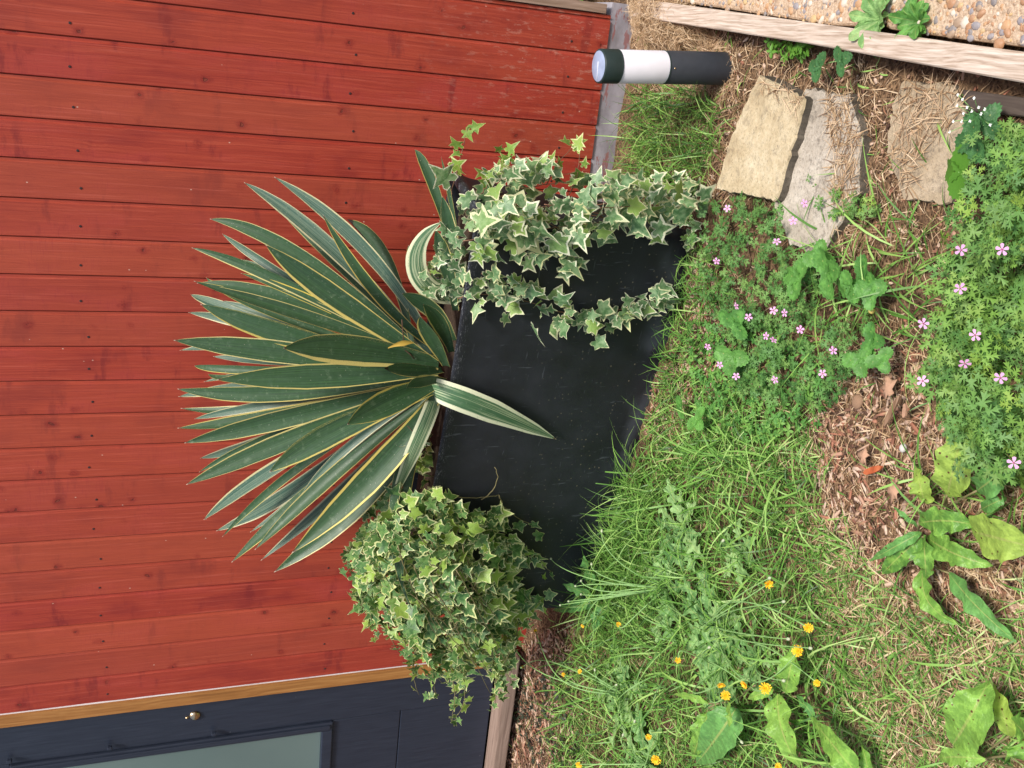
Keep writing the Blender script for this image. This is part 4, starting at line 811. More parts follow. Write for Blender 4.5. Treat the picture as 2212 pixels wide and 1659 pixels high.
sets = [blades(feet(Z_lush, 3900), (.05, .16), (.0022, .005), (.15, 1.25), (.0, .88), .9), blades(feet(Z_l2, 1700), (.13, .26), (.0028, .0065), (.25, 1.15), (.25, .88), 1.2, 7),
        blades(feet([(1270, 1340), (1300, 1200), (1350, 1060), (1400, 1010), (1440, 1060), (1380, 1340)], 420), (.16, .30), (.003, .006), (.05, .8), (.2, .86), 1.1, 8),
        blades(feet(Z_mix, 2500), (.03, .085), (.002, .0042), (.5, 1.4), (.15, 1), .5), blades(feet(Z_mix, 180), (.08, .17), (.003, .006), (.8, 1.4), (.4, .86), .4, 6), blades(feet(Z_mid, 1500), (.03, .11), (.002, .0042), (.3, 1.3), (.1, 1), .8),
        blades(feet(Z_base, 520), (.05, .16), (.0022, .005), (.1, .9), (.05, .85), .9, 6), blades(feet(Z_clump, 900), (.08, .20), (.0018, .0042), (.05, .85), (.0, .86), .9, 6), blades(feet(S_r, 110), (.05, .14), (.0025, .005), (.5, 1.3), (.2, .85), .8, 6),
        blades(feet(S_all, 900), (.03, .09), (.002, .004), (.4, 1.3), (.1, 1), .6), blades(feet([(1760, 480), (2000, 460), (2000, 720), (1780, 740)], 130), (.1, .24), (.0025, .006), (.6, 1.3), (.3, .86), .5, 7),
        blades(feet([(1300, 1200), (1340, 1030), (1420, 1030), (1500, 1400), (1290, 1400)], 420), (.14, .26), (.0022, .0045), (.05, .7), (.1, .82), .9, 8),
        blades(feet([(1930, 1000), (2212, 1000), (2212, 1200), (2000, 1150)], 60), (.08, .2), (.003, .006), (.5, 1.2), (.3, .8), .5, 6),
        blades(feet([(1480, 880), (1720, 900), (1700, 1040), (1460, 1040)], 160), (.1, .2), (.003, .0065), (.6, 1.35), (.3, .86), .6, 7)]
sets += [blades(feet([(1240, 1640), (2300, 1640), (2400, 2900), (1240, 2500)], 5200), (.04, .14), (.0022, .0046), (.2, 1.25), (0, .95), .8), blades(feet([(2200, 250), (2200, 1700), (2900, 2000), (2900, 200)], 1500), (.03, .12), (.002, .0045), (.3, 1.3), (0, .95), .8)]
merge_blades('grass', sets, M['grass'], 'long green grass growing in front of the planter', 'grass')
sets = [blades(feet(S_r, 4600), (.02, .065), (.0012, .0032), (1.2, 1.65), (.1, 1), .2, 4), blades(feet(S_pile, 3800), (.03, .08), (.001, .0022), (.7, 1.5), (.3, .95), 1.2, 6), blades(feet(S_all, 6500), (.02, .07), (.0014, .003), (1.15, 1.65), (0, 1), .2, 4),
        blades(feet(S_m, 2000), (.02, .07), (.0014, .0034), (1.1, 1.6), (0, .95), .3, 5), blades(feet([(2040, 1000), (2300, 1040), (2300, 1420), (2060, 1320), (1990, 1180)], 1300), (.02, .08), (.0014, .0034), (1.0, 1.6), (.1, .95), .4, 5), blades(feet(S_sill, 1500), (.02, .07), (.0012, .0026), (1.1, 1.6), (0, .8), .3, 4), blades(feet(Z_mix, 5200), (.02, .08), (.0014, .0034), (.9, 1.6), (.1, 1), .4, 4)]
for px_, zt_, n_ in (([(1780, 195), (1830, 205), (1860, 300), (1850, 420), (1800, 500), (1800, 330)], .014, 420), ([(1950, 175), (2060, 185), (2085, 240), (1990, 330), (1960, 430), (1920, 330)], .013, 300), ([(1650, 168), (1738, 210), (1730, 232), (1640, 192)], .041, 70)):
    q_ = np.array([gnd(*p_, zt_)[:2] for p_ in px_]); q_ = sample_poly(q_, n_); q_ = np.column_stack([q_, np.full(len(q_), zt_)]); b_ = blades(q_, (.02, .07), (.0012, .003), (1.3, 1.6), (.1, .95), .1, 4); b_[0][:, 2] = np.maximum(b_[0][:, 2], zt_ + .001); sets.append(b_)
sets.append(blades(feet([(1120, 1650), (2400, 1650), (2500, 3000), (1120, 2600)], 9000), (.02, .07), (.0014, .003), (1.1, 1.6), (0, 1), .3, 4)); sets.append(blades(feet([(2200, 150), (2200, 1700), (2900, 2000), (2900, 100)], 3000), (.02, .07), (.0014, .003), (1.1, 1.6), (0, 1), .3, 4))
# a raised heap of dead grass over the far end of the timber
hp = feet([(1366, -30), (1440, -30), (1500, 10), (1530, 60), (1470, 110), (1385, 60)], 5200); cz_ = gnd(1440, 30)[:2]; hr = np.linalg.norm(hp[:, :2] - cz_, axis=1); hp[:, 2] += np.clip(.115 - .30 * hr, .01, .12) * rng.random(len(hp)) ** .5; sets.append(blades(hp, (.03, .08), (.001, .0022), (.8, 1.7), (.4, .9), 1.4, 6))
merge_blades('dry_grass', sets, M['straw'], 'straw coloured dry grass clippings lying over soil, stones and timber end', 'dry grass')
def chips(px, n, L=(.008, .035), Wd=(.003, .010)):
    f = feet(px, n); V = []; Fc = []; R = []; k_ = 0
    for p in f:
        l, w_, h = random.uniform(*L), random.uniform(*Wd), random.uniform(.0015, .005); a = random.random() * 6.28; ti = random.gauss(0, .25); d = np.array([math.cos(a) * math.cos(ti), math.sin(a) * math.cos(ti), math.sin(ti)]); s_ = np.array([-math.sin(a), math.cos(a), random.gauss(0, .2)]); u_3 = np.cross(d, s_)
        for e in (0, .5, 1):
            ww = w_ * (1 if e == .5 else random.uniform(.3, .9))
            for (q, z) in ((-1, 0), (1, 0), (1, 1), (-1, 1)): V.append(p + d * l * (e - .5) + s_ * ww * q / 2 + u_3 * h * z + (0, 0, .001))
        for e in (0, 1): Fc += [(k_ + e * 4 + j, k_ + e * 4 + (j + 1) % 4, k_ + e * 4 + 4 + (j + 1) % 4, k_ + e * 4 + 4 + j) for j in range(4)]
        Fc += [(k_, k_ + 1, k_ + 2, k_ + 3), (k_ + 8, k_ + 9, k_ + 10, k_ + 11)]; k_ += 12; R += [random.random()] * 12
    return np.array(V), np.array(Fc), np.array(R)
c1, c2, c3, c4_ = chips(Z_base, 1300), chips(S_sill, 1500, (.018, .055), (.005, .014)), chips(S_m, 850, (.006, .05)), chips(S_all, 1600, (.005, .02))
V = []; Fc = []; R = []; k_ = 0
for (v, f, r_) in (c1, c2, c3, c4_, chips([(1400, 820), (1540, 760), (1600, 900), (1500, 1000), (1390, 980)], 700), chips(S_r, 500, (.005, .02)), chips([(2040, 1000), (2300, 1040), (2300, 1420), (2060, 1320)], 500, (.006, .03))): V.append(v); Fc.append(f + k_); R.append(r_); k_ += len(v)
tag(link_mesh('bark_mulch', np.concatenate(V), np.concatenate(Fc), M['mulch'], None, {'r': np.concatenate(R)}, smooth=False), 'reddish brown bark mulch chips at the planter foot and below the door', 'mulch', kind='stuff')

# herb robert mats
def mat_leaves(px, n, zr, size, tmpl, mat, name, label, cat, tilt=.35):
    f = feet(px, n); n = len(f); f[:, 2] += rng.uniform(*zr, n) * (.5 + vnoise(f[:, 0] * 9, f[:, 1] * 9)); N = np.array([0, -.25, 1.]) + rng.normal(0, tilt * 1.2, (n, 3)); a = rng.random(n) * 6.28; T = np.stack([np.cos(a), np.sin(a), rng.normal(0, .2, n)], 1)
    o = scatter(name, tmpl, f, T, N, rng.uniform(*size, n), mat); return tag(o, label, cat, kind='stuff')
H1 = [(1540, 440), (1640, 430), (1720, 450), (1740, 540), (1790, 570), (1790, 700), (1890, 680), (1880, 780), (1800, 870), (1630, 850), (1570, 800), (1550, 640), (1530, 540)]
H2 = [(2170, 300), (2330, 240), (2330, 1020), (2170, 1020), (2100, 930), (2060, 800), (2065, 650), (2110, 560), (2160, 440)]
H3 = [(1760, 380), (1900, 430), (1900, 480), (1800, 470)]
mat_leaves(H1, 520, (.01, .08), (.016, .030), ROB, M['robertD'], 'herb_robert_mat', 'low mat of finely cut green leaves with pink flowers between planter and stones', 'ground cover')
mat_leaves(H2, 620, (.005, .13), (.022, .040), ROB, M['robert'], 'herb_robert_mat', 'bright lime green mat of cut leaves filling the near right corner', 'ground cover')
mat_leaves([(1500, 700), (1640, 680), (1800, 760), (1830, 840), (1760, 930), (1620, 960), (1500, 900)], 620, (.008, .05), (.010, .019), OVA, M['oregano'], 'low_herb', 'small oval leaved herb growing among grass in front of the planter', 'ground cover', .3)
mat_leaves([(1165, 1440), (1260, 1430), (1280, 1600), (1260, 1680), (1190, 1640), (1160, 1540)], 230, (.004, .02), (.010, .017), CLO, M['clover'], 'dark_clover', 'dark purple clover patch on the mulch below the door', 'ground cover', .2)
mat_leaves(H3, 40, (.01, .05), (.016, .026), ROB, M['robert'], 'seedling_leaves', 'few cut leaf seedlings in the straw beside the brown stone slab', 'ground cover')
# bright bush seen past the cabin corner, behind it
bush = thing('garden_bush', (.55, 3.9, 0), 'bright green leafy bush growing behind the cabin corner', 'bush')
n = 500; O = np.stack([rng.uniform(.19, 1.1, n), rng.uniform(3.25, 4.6, n), rng.random(n) * .5], 1); N = np.array([-.2, -.6, .8]) + rng.normal(0, .4, (n, 3)); T = rng.normal(0, 1, (n, 3)) * (1, 1, .4)
scatter('foliage', OVA, O, T, N, rng.uniform(.03, .06, n), M['hedge'], bush)
mb = MB()
for k_ in range(8): mb.tube(bez([(.55 + random.gauss(0, .1), 3.9, -.02), (.55 + random.gauss(0, .3), 3.8, .3), (.55 + random.gauss(0, .3), 3.6, .5)], 6), .006, 5)
mb.build('branches', M['twig'], bush)
# ------------------------------------------------------------------ PLANTS WITH LARGE LEAVES
def gp(x, y, z): return gnd(x, y, z)
def dleaf(parent, base, mid, tip, wpx, zs, mat, wave=.30, edge=.10, prof=None, name='leaf', nu=9, wk=3, label=None, hint=(0, -.35, 1)):
    P = bez(thru(gp(*base, zs[0]), gp(*mid, zs[1]), gp(*tip, zs[2])), 26); v = np.linspace(0, 1, 26)
    pf = np.interp(v, [0, .06, .15, .35, .55, .78, .93, 1], prof or [.10, .45, .85, 1, .9, .62, .25, .02]); W = pf * wpx / 2 * np.array([depth(p) for p in P]) / F
    V, Fc, u, vv = strip(P, W, np.array(hint) + rng.normal(0, .15, 3), nu, .16, wave, wk, 0, edge, seed=random.random() * 9)
    o = link_mesh(name, V, Fc, M[mat], parent, {'u': u, 'v': vv, 'r': np.full(len(u), random.random() * 10)})
    if label: o['label'] = label
    return o
def dock(c, label, leaves, stems=()):
    b = gp(*c, -.005); t = thing('dock_plant', b, label, 'dock plant', 'dock plants in the grass')
    for L_ in leaves: dleaf(t, *L_)
    mb = MB()
    for L_ in leaves: mb.tube(bez([b + rng.normal(0, .004, 3) * (1, 1, 0), (b + gp(*L_[0], L_[4][0])) / 2 + (0, 0, .01), gp(*L_[0], L_[4][0])], 6), .0022, 6)
    for (a, m_, e, zz) in stems: mb.tube(bez([gp(*a, zz[0]), gp(*m_, zz[1]), gp(*e, zz[2])], 8), .0026, 6)
    mb.build('stalk', M['stem_o'], t)
dock((1992, 1158), 'spreading dock plant with spotted light green leaves on the bare mulch', [
 ((1985, 1130), (2045, 1125), (2108, 1136), 60, (.05, .08, .05), 'dock'), ((1990, 1150), (1935, 1180), (1878, 1212), 26, (.04, .08, .05), 'dockD'),
 ((1990, 1160), (1945, 1200), (1905, 1240), 50, (.04, .06, .03), 'dock'), ((1995, 1160), (1998, 1205), (2000, 1250), 54, (.04, .07, .04), 'dock'),
 ((2003, 1160), (2060, 1195), (2145, 1222), 56, (.04, .08, .05), 'dock'), ((1985, 1140), (1955, 1115), (1930, 1095), 14, (.03, .06, .06), 'dockD')])
dock((2045, 1100), 'dock with two yellow holed leaves between the mulch and the lime green mat', [
 ((2046, 1070), (2065, 990), (2090, 890), 84, (.05, .08, .05), 'dockY', .2, .1), ((1997, 1085), (1988, 1050), (1978, 1010), 52, (.03, .05, .03), 'dockY', .25, .12), ((2110, 1060), (2150, 1030), (2200, 990), 62, (.06, .10, .06), 'dockD')],
 [((2045, 1100), (2043, 1070), (2047, 1040), (.0, .03, .05))])
dock((2095, 1145), 'dock with one very large holed yellow green leaf reaching the picture edge', [((2100, 1148), (2165, 1165), (2240, 1185), 104, (.05, .08, .05), 'dockY', .12, .05), ((2120, 1100), (2150, 1085), (2175, 1075), 30, (.05, .08, .05), 'dockD')])
dock((2000, 1215), 'dock leaves curling away from the mulch into the dry grass', [((1995, 1225), (2005, 1300), (2075, 1350), 44, (.03, .05, .02), 'dock', .3, .08), ((2050, 1238), (2110, 1310), (2197, 1388), 50, (.03, .05, .02), 'dockD', .25, .12)])
dock((2110, 1640), 'dock in the near corner with one broad green and one speckled yellow leaf', [((2058, 1608), (2100, 1540), (2136, 1470), 104, (.09, .12, .08), 'dock', .15, .06), ((2180, 1590), (2165, 1535), (2145, 1475), 52, (.05, .07, .04), 'dockY', .2, .1), ((2130, 1640), (2060, 1635), (2030, 1640), 40, (.06, .08, .05), 'dock'), ((2240, 1670), (2220, 1600), (2190, 1560), 110, (.08, .1, .06), 'dock')],
 [((2110, 1640), (2140, 1637), (2190, 1630), (.0, .04, .05))])
dock((1850, 1680), 'dock with a single glossy pointed leaf at the bottom of the grass', [((1850, 1670), (1800, 1610), (1750, 1548), 72, (.08, .10, .06), 'dock', .12, .04), ((1880, 1690), (1870, 1640), (1860, 1610), 30, (.04, .06, .05), 'dock')])
dock((1590, 1520), 'dark leaved dock beside the cluster of yellow flowers', [((1590, 1530), (1550, 1590), (1505, 1648), 84, (.08, .11, .05), 'dockD', .1, .05), ((1532, 1535), (1512, 1590), (1495, 1640), 48, (.06, .09, .05), 'dock', .3, .08), ((1570, 1500), (1575, 1540), (1575, 1570), 22, (.08, .13, .12), 'dock'), ((1530, 1520), (1490, 1505), (1455, 1500), 18, (.07, .10, .1), 'dock')],
 [((1590, 1520), (1560, 1510), (1530, 1530), (.0, .06, .08)), ((1590, 1520), (1610, 1490), (1632, 1480), (.02, .04, .06))])
dock((1690, 1500), 'dock with long spotted leaf running down towards the picture edge', [((1680, 1500), (1690, 1580), (1728, 1660), 74, (.06, .08, .04), 'dock', .2, .06), ((1695, 1495), (1708, 1440), (1712, 1390), 52, (.06, .08, .06), 'dock'), ((1720, 1505), (1745, 1530), (1760, 1560), 26, (.05, .07, .04), 'dockD'), ((1670, 1490), (1640, 1500), (1615, 1510), 22, (.07, .1, .1), 'dock')])
dock((1195, 1440), 'single long wavy dock leaf lying on mulch near the door sill', [((1194, 1448), (1172, 1500), (1153, 1562), 34, (.04, .06, .03), 'dockD', .35, .06)])
dock((1210, 1665), 'small dock with crinkled leaf on the mulch at the left edge', [((1225, 1690), (1200, 1660), (1205, 1625), 44, (.04, .06, .03), 'dock', .3, .1)])
# broad leaves poking between planter foot and grass
dock((1275, 1275), 'broad dark leaved weed growing at the left foot of the planter', [((1300, 1280), (1275, 1240), (1262, 1200), 46, (.04, .10, .14), 'dockD'), ((1290, 1290), (1250, 1275), (1215, 1262), 28, (.04, .12, .16), 'dockD'), ((1290, 1300), (1240, 1310), (1195, 1318), 26, (.04, .10, .12), 'dockD'), ((1310, 1310), (1290, 1335), (1285, 1365), 30, (.03, .06, .05), 'dockD')])
# strawberries
def berry(c, label, leaflets, mat, extra=None):
    b = gp(*c, -.004); t = thing('strawberry_plant', b, label, 'strawberry plant', 'wild strawberry plants')
    mb = MB()
    for (x, y, rpx, ang) in leaflets:
        p = gp(x, y, random.uniform(.05, .075)); a = math.radians(ang); T = gnd(x + 12 * math.cos(a), y + 12 * math.sin(a)) - gnd(x, y)
        scatter('leaf', BER, [p], [T], [np.array([0, -.5, 1.]) + rng.normal(0, .15, 3)], [rpx * 1.15 * depth(p) / F], M[mat], t, .15)
        mb.tube(bez([b, (b + p) / 2 + (0, 0, .02), p], 6), .0013, 5)
    mb.build('stalk', M['stem_g'], t); return t
berry((1740, 600), 'strawberry plant with large round toothed leaf near the tall grass blades', [(1725, 602, 46, 200), (1785, 590, 44, -20), (1770, 560, 36, -80)], 'berryleaf')
st2 = berry((1870, 640), 'strawberry plant with bright leaves and a pale unripe berry', [(1862, 600, 42, 20), (1880, 625, 38, 90), (1835, 620, 36, 150)], 'berryleaf')
mb = MB(); q = gp(1884, 672, .04); lathe(mb, q - (0, 0, .006), (0, 0, 1), [(0, 0), (.004, .001), (.0065, .005), (.0065, .009), (.004, .013), (0, .014)], 14); mb.build('berry', M['berry'], st2)
berry((1875, 765), 'strawberry plant by the edge of the open mulch', [(1880, 735, 38, 10), (1855, 775, 34, 80), (1900, 775, 32, 60)], 'berryleaf')
berry((2075, 385), 'bright lime strawberry leaf standing out over the brown stone slab', [(2072, 372, 52, 190)], 'hedge')
berry((2130, 320), 'dark green strawberry leaves beside the small white flowers', [(2105, 300, 46, 160), (2125, 270, 38, -60)], 'berrydark')
berry((1590, 745), 'strawberry plant nearest the planter front, half hidden in cut leaves', [(1585, 700, 36, -60), (1580, 770, 36, 100)], 'berryleaf')
berry((1785, 140), 'small dark strawberry plant under the bleached timber edging', [(1770, 145, 32, 190), (1815, 132, 26, -30)], 'berrydark')
berry((1480, 920), 'tiny strawberry seedlings in the mulch at the planter foot', [(1470, 880, 26, 200), (1505, 905, 26, 60)], 'berryleaf')
# rosettes with stalks and yellow heads
def rosette(c, label, n, rpx, heads=(), buds=(), zc=.01, group='hawkbit plants with thin stalks', ztall=.2, mat='rosette', lobed=.42, arcs=True):
    b = gp(*c, -.003); t = thing('hawkbit_plant', b, label, 'wild flower', group); V = []; Fc = []; U = []; VV = []; R = []; k_ = 0; d0 = depth(b)
    for i in range(n):
        a = 2 * math.pi * (i + random.random() * .7) / n; L_ = rpx * random.uniform(.7, 1.15) * d0 / F; d = np.array([math.cos(a), math.sin(a), 0]); m_ = b + d * L_ * .5 + (0, 0, random.uniform(.02, .05)); e = b + d * L_ + (0, 0, random.uniform(.0, .04))
        P = bez([b, m_, e], 22); v = np.linspace(0, 1, 22); pf = np.interp(v, [0, .2, .6, .85, 1], [.2, .5, 1, .8, .03]) * (1 + lobed * np.where(np.arange(22) % 4 < 2, 1, -1)); W = pf * L_ * .125
        q, f, u, vv = strip(P, W, (0, -.2, 1) + rng.normal(0, .2, 3), 5, .2, .2, 2, 0, .0, seed=i)
        V.append(q); Fc += [tuple(np.array(x) + k_) for x in f]; k_ += len(q); U.append(u); VV.append(vv); R.append(np.full(len(u), random.random() * 10))
    link_mesh('leaves', np.concatenate(V), Fc, M[mat], t, {'u': np.concatenate(U), 'v': np.concatenate(VV), 'r': np.concatenate(R)})
    for (x, y, z, s_) in heads:
        p = gp(x, y, z); sd_ = rng.normal(0, .05, 3) * (1, 1, 0); mb = MB(); mid = b * .35 + p * .65; P = bez([b, b * .6 + p * .4 + (0, 0, z * .7) + sd_, mid + (0, 0, z * .35) + sd_, p], 16); mb.tube(P, np.linspace(.0024, .0015, 16), 6); st = mb.build('stalk', M['stem_g'], t)
        ax = nrm(VIEW(p) + rng.normal(0, .35, 3) + (0, 0, .15)); hb = MB(); lathe(hb, p - ax * .009, ax, [(0, -.001), (.0035, 0), (.0048, .005), (.004, .009), (0, .0095)], 12); hb.build('calyx', M['stem_g'], t)
        hb = MB(); s1 = nrm(np.cross(ax, (1, .2, 0))); s2 = np.cross(ax, s1)
        for ring, (n_, L2, tl) in enumerate(((16, .0115, .35), (12, .0085, .75), (7, .005, 1.2))):
            for j in range(n_):
                a = 2 * math.pi * (j + .5 * ring) / n_ + random.gauss(0, .08); d = (s1 * math.cos(a) + s2 * math.sin(a)); e = np.cross(ax, d); L3 = L2 * s_ * random.uniform(.85, 1.1); tp = p + d * L3 * math.cos(tl) + ax * L3 * math.sin(tl); ww = .0013 * s_
                hb.add([p - e * ww * .4, p + e * ww * .4, tp + e * ww, tp + d * .0006, tp - e * ww], [(0, 1, 2, 3, 4)])
        hb.build('flower_head', M['gold'], t)
    for (x, y, z) in buds:
        p = gp(x, y, z); mb = MB(); P = bez([b, b * .6 + p * .4 + (random.gauss(0, .03), 0, z * .6), p * .9 + b * .1 + (0, 0, z * .15), p], 16); mb.tube(P, np.linspace(.0022, .0012, 16), 6); mb.build('stalk', M['stem_g'], t)
        ax = nrm(P[-1] - P[-3]); hb = MB(); lathe(hb, p, ax, [(0, -.001), (.0028, 0), (.0042, .004), (.0036, .008), (.002, .0105), (0, .011)], 10); hb.build('bud', M['bud'], t)
    return t
rosette((1541, 1351), 'hawkbit rosette in the middle of the grass with long arching bud stalks', 13, 120, [(1660, 1261, .16, 1.0), (1746, 1356, .13, 1.0), (1724, 1406, .10, 1.3)], [(1660, 1250, .14), (1748, 1400, .12), (1700, 1380, .12), (1690, 1300, .13)])
rosette((1440, 1270), 'hawkbit rosette nearest the planter with pale unopened buds', 12, 110, [(1336, 1349, .14, .8), (1259, 1352, .16, .6)], [(1278, 1221, .22), (1244, 1266, .22), (1256, 1256, .22), (1256, 1284, .2), (1229, 1299, .22), (1211, 1307, .23), (1191, 1208, .24), (1300, 1150, .2)])
rosette((1560, 1440), 'hawkbit rosette carrying the close cluster of three yellow heads', 11, 105, [(1557, 1478, .14, 1), (1568, 1502, .14, 1.2), (1609, 1478, .14, 1), (1464, 1426, .15, .8)], [(1600, 1600, .1), (1530, 1400, .14)])
rosette((1640, 1420), 'hawkbit rosette with one large fading head over the spotted dock leaf', 9, 100, [(1654, 1487, .13, 1.3), (1765, 1475, .08, .8)], [(1690, 1470, .1)])
rosette((1350, 1500), 'hawkbit rosette below the mulch strip with small scattered yellow heads', 12, 115, [(1218, 1457, .12, .8), (1253, 1451, .13, .8), (1128, 1441, .16, .6), (1156, 1362, .2, .7), (1095, 1367, .26, 1.0)], [(1330, 1480, .14), (1285, 1450, .1)])
rosette((1400, 1650), 'hawkbit rosette at the left picture edge with the largest yellow heads', 11, 120, [(1251, 1652, .14, 1.1), (1417, 1640, .14, 1.4), (1401, 1593, .12, .9), (1681, 1656, .08, .8)], [(1345, 1590, .12), (1370, 1560, .12)])
rosette((1481, 1145), 'flowerless hawkbit rosette beside the single bright upright leaf', 11, 105)
rosette((1605, 1190), 'flowerless hawkbit rosette in grass nearest the open mulch', 9, 80, buds=[(1560, 1170, .1)])
# weeds on the timber and paving
def weed(c, label, n, rpx, mat='oregano', z=.0, up=.5):
    b = gp(*c, z); t = thing('leafy_weed', b, label, 'weed'); d0 = depth(b); mb = MB()
    for i in range(n):
        a = 2 * math.pi * i / n + random.random(); L_ = rpx * random.uniform(.6, 1.1) * d0 / F; d = np.array([math.cos(a), math.sin(a), 0]); e = b + d * L_ + (0, 0, up * L_ * random.uniform(.2, 1)); P = bez([b, b + d * L_ * .5 + (0, 0, up * L_ * .8), e], 14)
        W = np.interp(np.linspace(0, 1, 14), [0, .3, .65, .9, 1], [.15, .4, 1, .7, .05]) * L_ * .22; V, f, u, vv = strip(P, W, (0, -.3, 1) + rng.normal(0, .25, 3), 7, .2, .25, 2, 0, .06, seed=i)
        link_mesh('leaf', V, f, M[mat], t, {'u': u, 'v': vv, 'r': np.full(len(u), random.random() * 10)})
    return t
weed((1905, 44), 'pale crinkled leafy weed in the joint of the paving slabs', 30, 56, 'rosette', .03, .8)
weed((1990, 48), 'brighter glossy weed at the nearer side of the paving joint', 26, 56, 'berryleaf', .03, .8)
mat_leaves([(1680, 92), (1765, 100), (1775, 135), (1690, 125)], 34, (.02, .06), (.012, .022), OVA, M['hedge'], 'chickweed', 'lime green chickweed sprig against the bleached timber', 'ground cover', .3)
# small white bittercress
wf = thing('bittercress_plant', gp(2130, 250, 0), 'bittercress with tiny white flowers by the brown stone slab', 'wild flower'); O = []; mb = MB(); hb = MB()
for (x, y) in ((2070, 205), (2080, 215), (2068, 228), (2082, 245), (2090, 232), (2100, 240), (2115, 232), (2128, 236), (2120, 246), (2105, 212), (2060, 262), (2052, 285), (2078, 262), (2140, 270), (2096, 262)):
    p = gp(x, y, .10); mb.tube(bez([gp(2135, 262, 0), gp(2115, 255, .05), p], 6), .0008, 4)
    for j in range(4): a = j * 1.57 + random.random(); d = np.array([math.cos(a), math.sin(a), .3]) * .0035; e = np.array([-math.sin(a), math.cos(a), 0]) * .0016; hb.add([p, p + d * .6 + e, p + d, p + d * .6 - e], [(0, 1, 2, 3)])
mb.build('stalk', M['stem_g'], wf); hb.build('flowers', M['white'], wf)
# pink flowers : one built, the rest copies
pk = thing('pink_flower', (0, 0, 0), 'x', 'flower', 'pink flowers among the cut leaves')
mb = MB()
for j in range(5):
    a = j * 2 * math.pi / 5; d = np.array([math.cos(a), math.sin(a), 0]); e = np.array([-math.sin(a), math.cos(a), 0]); up_ = np.array([0, 0, 1])
    mb.add([d * .0008, d * .006 + e * .0026 + up_ * .001, d * .0105 + e * .0034 + up_ * .001, d * .0122 + up_ * .0004, d * .0105 - e * .0034 + up_ * .001, d * .006 - e * .0026 + up_ * .001], [(0, 1, 2, 3, 4, 5)])
mb.build('petals', M['pink'], pk)
mb = MB(); lathe(mb, (0, 0, 0), (0, 0, 1), [(0, .0), (.0014, .0005), (.0012, .0018), (0, .0022)], 8); mb.build('flower_centre', M['pinkc'], pk)
mb = MB(); mb.tube(bez([(0, 0, -.0004), (.002, .004, -.02), (.004, .01, -.05)], 6), .0006, 5); mb.build('flower_stalk', M['stem_r'], pk)
PK = [(1571, 450, 'nearest the ivy trail'), (1738, 439, 'on the grey stone slab'), (1713, 477, 'just below the edge of the grey stone'), (1678, 522, 'between the grey stone and the large strawberry leaf'), (1548, 564, 'beside the planter base grass'),
 (1671, 671, 'upper one of the close pair in the middle of the mat'), (1695, 676, 'lower one of the close pair in the middle of the mat'), (1617, 685, 'alone among cut leaves in front of the planter middle'), (1729, 712, 'right of the paired blooms in the mat'), (1655, 726, 'upper one of the lower pair'), (1671, 734, 'lower one of the lower pair'),
 (1529, 749, 'above the strawberry leaves closest to the planter'), (1555, 788, 'small one touching the strawberry leaves'), (1590, 813, 'at the left fringe of the mat'), (1674, 820, 'over the small oval leaves'), (1777, 807, 'at the mulch edge of the mat'), (1591, 661, 'half open one seen sideways'),
 (2076, 540, 'at the top of the lime green mat'), (2165, 539, 'largest bloom in the near right corner'), (2074, 623, 'half hidden in the lime green mat'), (1995, 699, 'beside dry straw at the edge of the lime mat'), (2107, 724, 'in the centre of the lime green mat'), (2084, 785, 'left of centre in the lime green mat'), (2161, 816, 'facing up near the picture edge'), (1993, 823, 'drooping over the bark chip'), (2190, 1000, 'above the large spotted dock leaf'), (1800, 757, 'by the strawberry plant at the mulch edge')]
pkr = random.Random(3)
for i, (x, y, tx) in enumerate(PK):
    if i == 0: o = pk
    else:
        o = pk.copy(); COL.objects.link(o)
        for ch in list(pk.children): c_ = ch.copy(); COL.objects.link(c_); c_.parent = o
    o['label'] = 'pink five petalled flower ' + tx; s_ = .86 if x < 1900 else .94
    o.location = tuple(gp(x, y, .15 if x > 1900 else (.115 if y < 860 and x > 1500 else .08))); o.rotation_euler = (pkr.gauss(.5, .22), pkr.gauss(0, .28), 0); o.rotation_euler.rotate_axis('Z', pkr.random() * 6); o.scale = (s_, s_, s_)
# loose bits on the mulch
def nug(name, c, r_, sq, mat, label, cat, z=.01, rot=0):
    import bmesh
    bm = bmesh.new(); bmesh.ops.create_icosphere(bm, subdivisions=3, radius=1)
    for v in bm.verts: v.co *= 1 + .12 * (vnoise(v.co.x * 2 + 5, v.co.y * 2 + v.co.z) - .5)
    me = bpy.data.meshes.new(name); bm.to_mesh(me); bm.free(); me.materials.append(mat); me.polygons.foreach_set('use_smooth', [True] * len(me.polygons)); o = bpy.data.objects.new(name, me); COL.objects.link(o); p = gp(*c, z); o.location = tuple(p); o.scale = (r_ * sq[0], r_ * sq[1], r_ * sq[2]); o.rotation_euler = (0, 0, rot); return tag(o, label, cat)
nug('pebble', (1951, 968), .010, (1, .85, .7), M['pebw'], 'smooth pale grey pebble on the bare mulch', 'pebble')
nug('pebble', (1853, 868), .018, (1, .9, .55), M['chip'], 'round brown stone at the upper edge of the mulch', 'stone', .006)
nug('pebble', (2046, 118 + 8), .011, (1, .7, .7), M['pebw'], 'loose tan pebble wedged between timber edging and paving', 'pebble', .03)
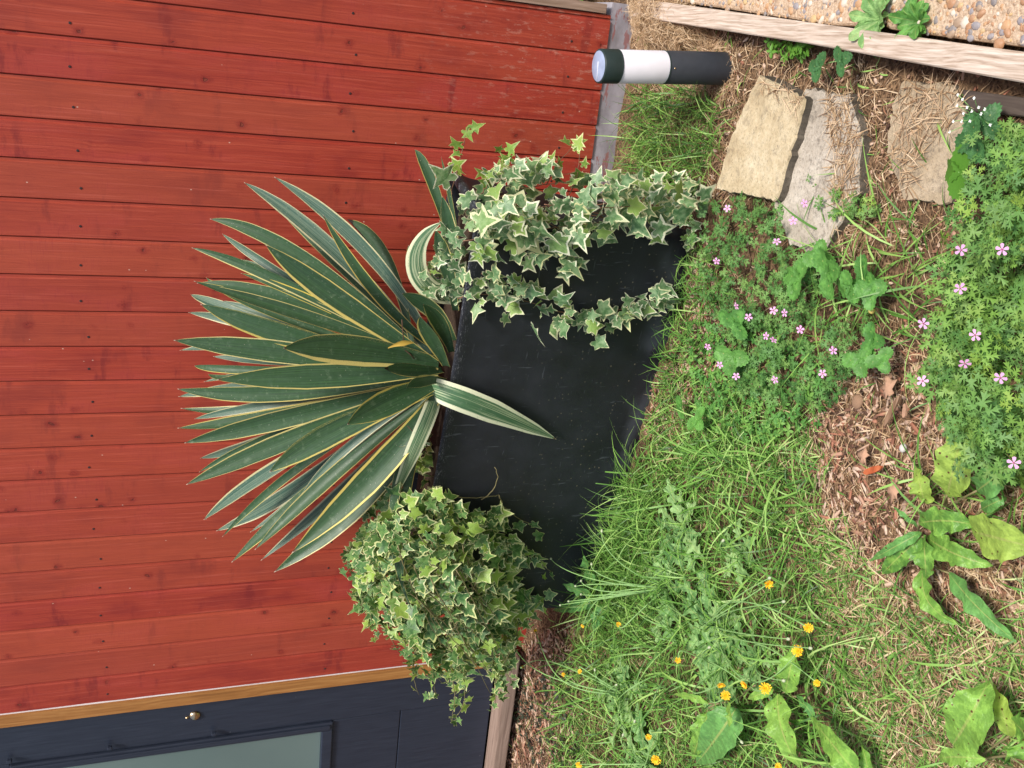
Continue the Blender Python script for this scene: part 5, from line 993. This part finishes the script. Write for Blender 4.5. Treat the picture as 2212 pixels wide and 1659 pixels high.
def chipobj(a, b, w_, mat, label, z=.022):
    p, q = gp(*a, z), gp(*b, z + .004); d = q - p; L_ = np.linalg.norm(d); d /= L_; s_ = nrm(np.cross(d, (0, 0, 1))); V = []; n = 7
    for i in range(n):
        ww = w_ * np.interp(i, [0, 1, 3, 5, 6], [.35, .9, 1, .8, .25]) * random.uniform(.9, 1.1); c = p + d * L_ * i / (n - 1) + (0, 0, random.uniform(-.001, .001))
        for (e, h) in ((-1, 0), (1, 0), (1, 1), (-1, 1)): V.append(c + s_ * ww * e / 2 + np.array([0, 0, .005 * h]))
    Fc = [(i * 4 + j, i * 4 + (j + 1) % 4, i * 4 + 4 + (j + 1) % 4, i * 4 + 4 + j) for i in range(n - 1) for j in range(4)] + [(0, 1, 2, 3), (4 * n - 4, 4 * n - 3, 4 * n - 2, 4 * n - 1)]
    tag(link_mesh('bark_chip', V, Fc, mat, smooth=False), label, 'bark chip')
chipobj((1868, 1022), (1908, 1008), .014, M['orangechip'], 'bright orange bark chip on the mulch')
chipobj((1912, 920), (1945, 855), .012, M['chip'], 'long brown splinter of wood lying on the mulch')
chipobj((1955, 902), (1958, 872), .011, M['dead'], 'short pale wood splinter beside the long brown one')
chipobj((1975, 815), (2000, 862), .010, M['dead'], 'pale wood strip at the edge of the lime green mat')
def dleaf2(c, rpx, label, ang):
    p = gp(*c, .022); n = 18; V = [p + (0, 0, .006)]; r0 = rpx * depth(p) / F
    for i in range(n): a = 2 * math.pi * i / n; r_ = r0 * (1 + .28 * math.sin(a * 5 + ang) + random.uniform(-.08, .08)) * (1 if math.cos(a) > 0 else .8); V.append(p + np.array([math.cos(a + ang) * r_, math.sin(a + ang) * r_ * .7, random.uniform(-.006, .006)]))
    V += [v - np.array([0, 0, .0008]) for v in V]; m = n + 1
    tag(link_mesh('fallen_leaf', V, [(0, 1 + i, 1 + (i + 1) % n) for i in range(n)] + [(m, m + 1 + (i + 1) % n, m + 1 + i) for i in range(n)] + [(1 + i, m + 1 + i, m + 1 + (i + 1) % n, 1 + (i + 1) % n) for i in range(n)], M['dead']), label, 'dead leaf')
dleaf2((1918, 840), 26, 'pale dead leaf on dark membrane next to the round brown stone', .4); dleaf2((1933, 1062), 28, 'pinkish dead oak leaf on the mulch above the dock plant', 1.6); dleaf2((1867, 985), 22, 'crumpled dead leaf beside the orange bark chip', 3)
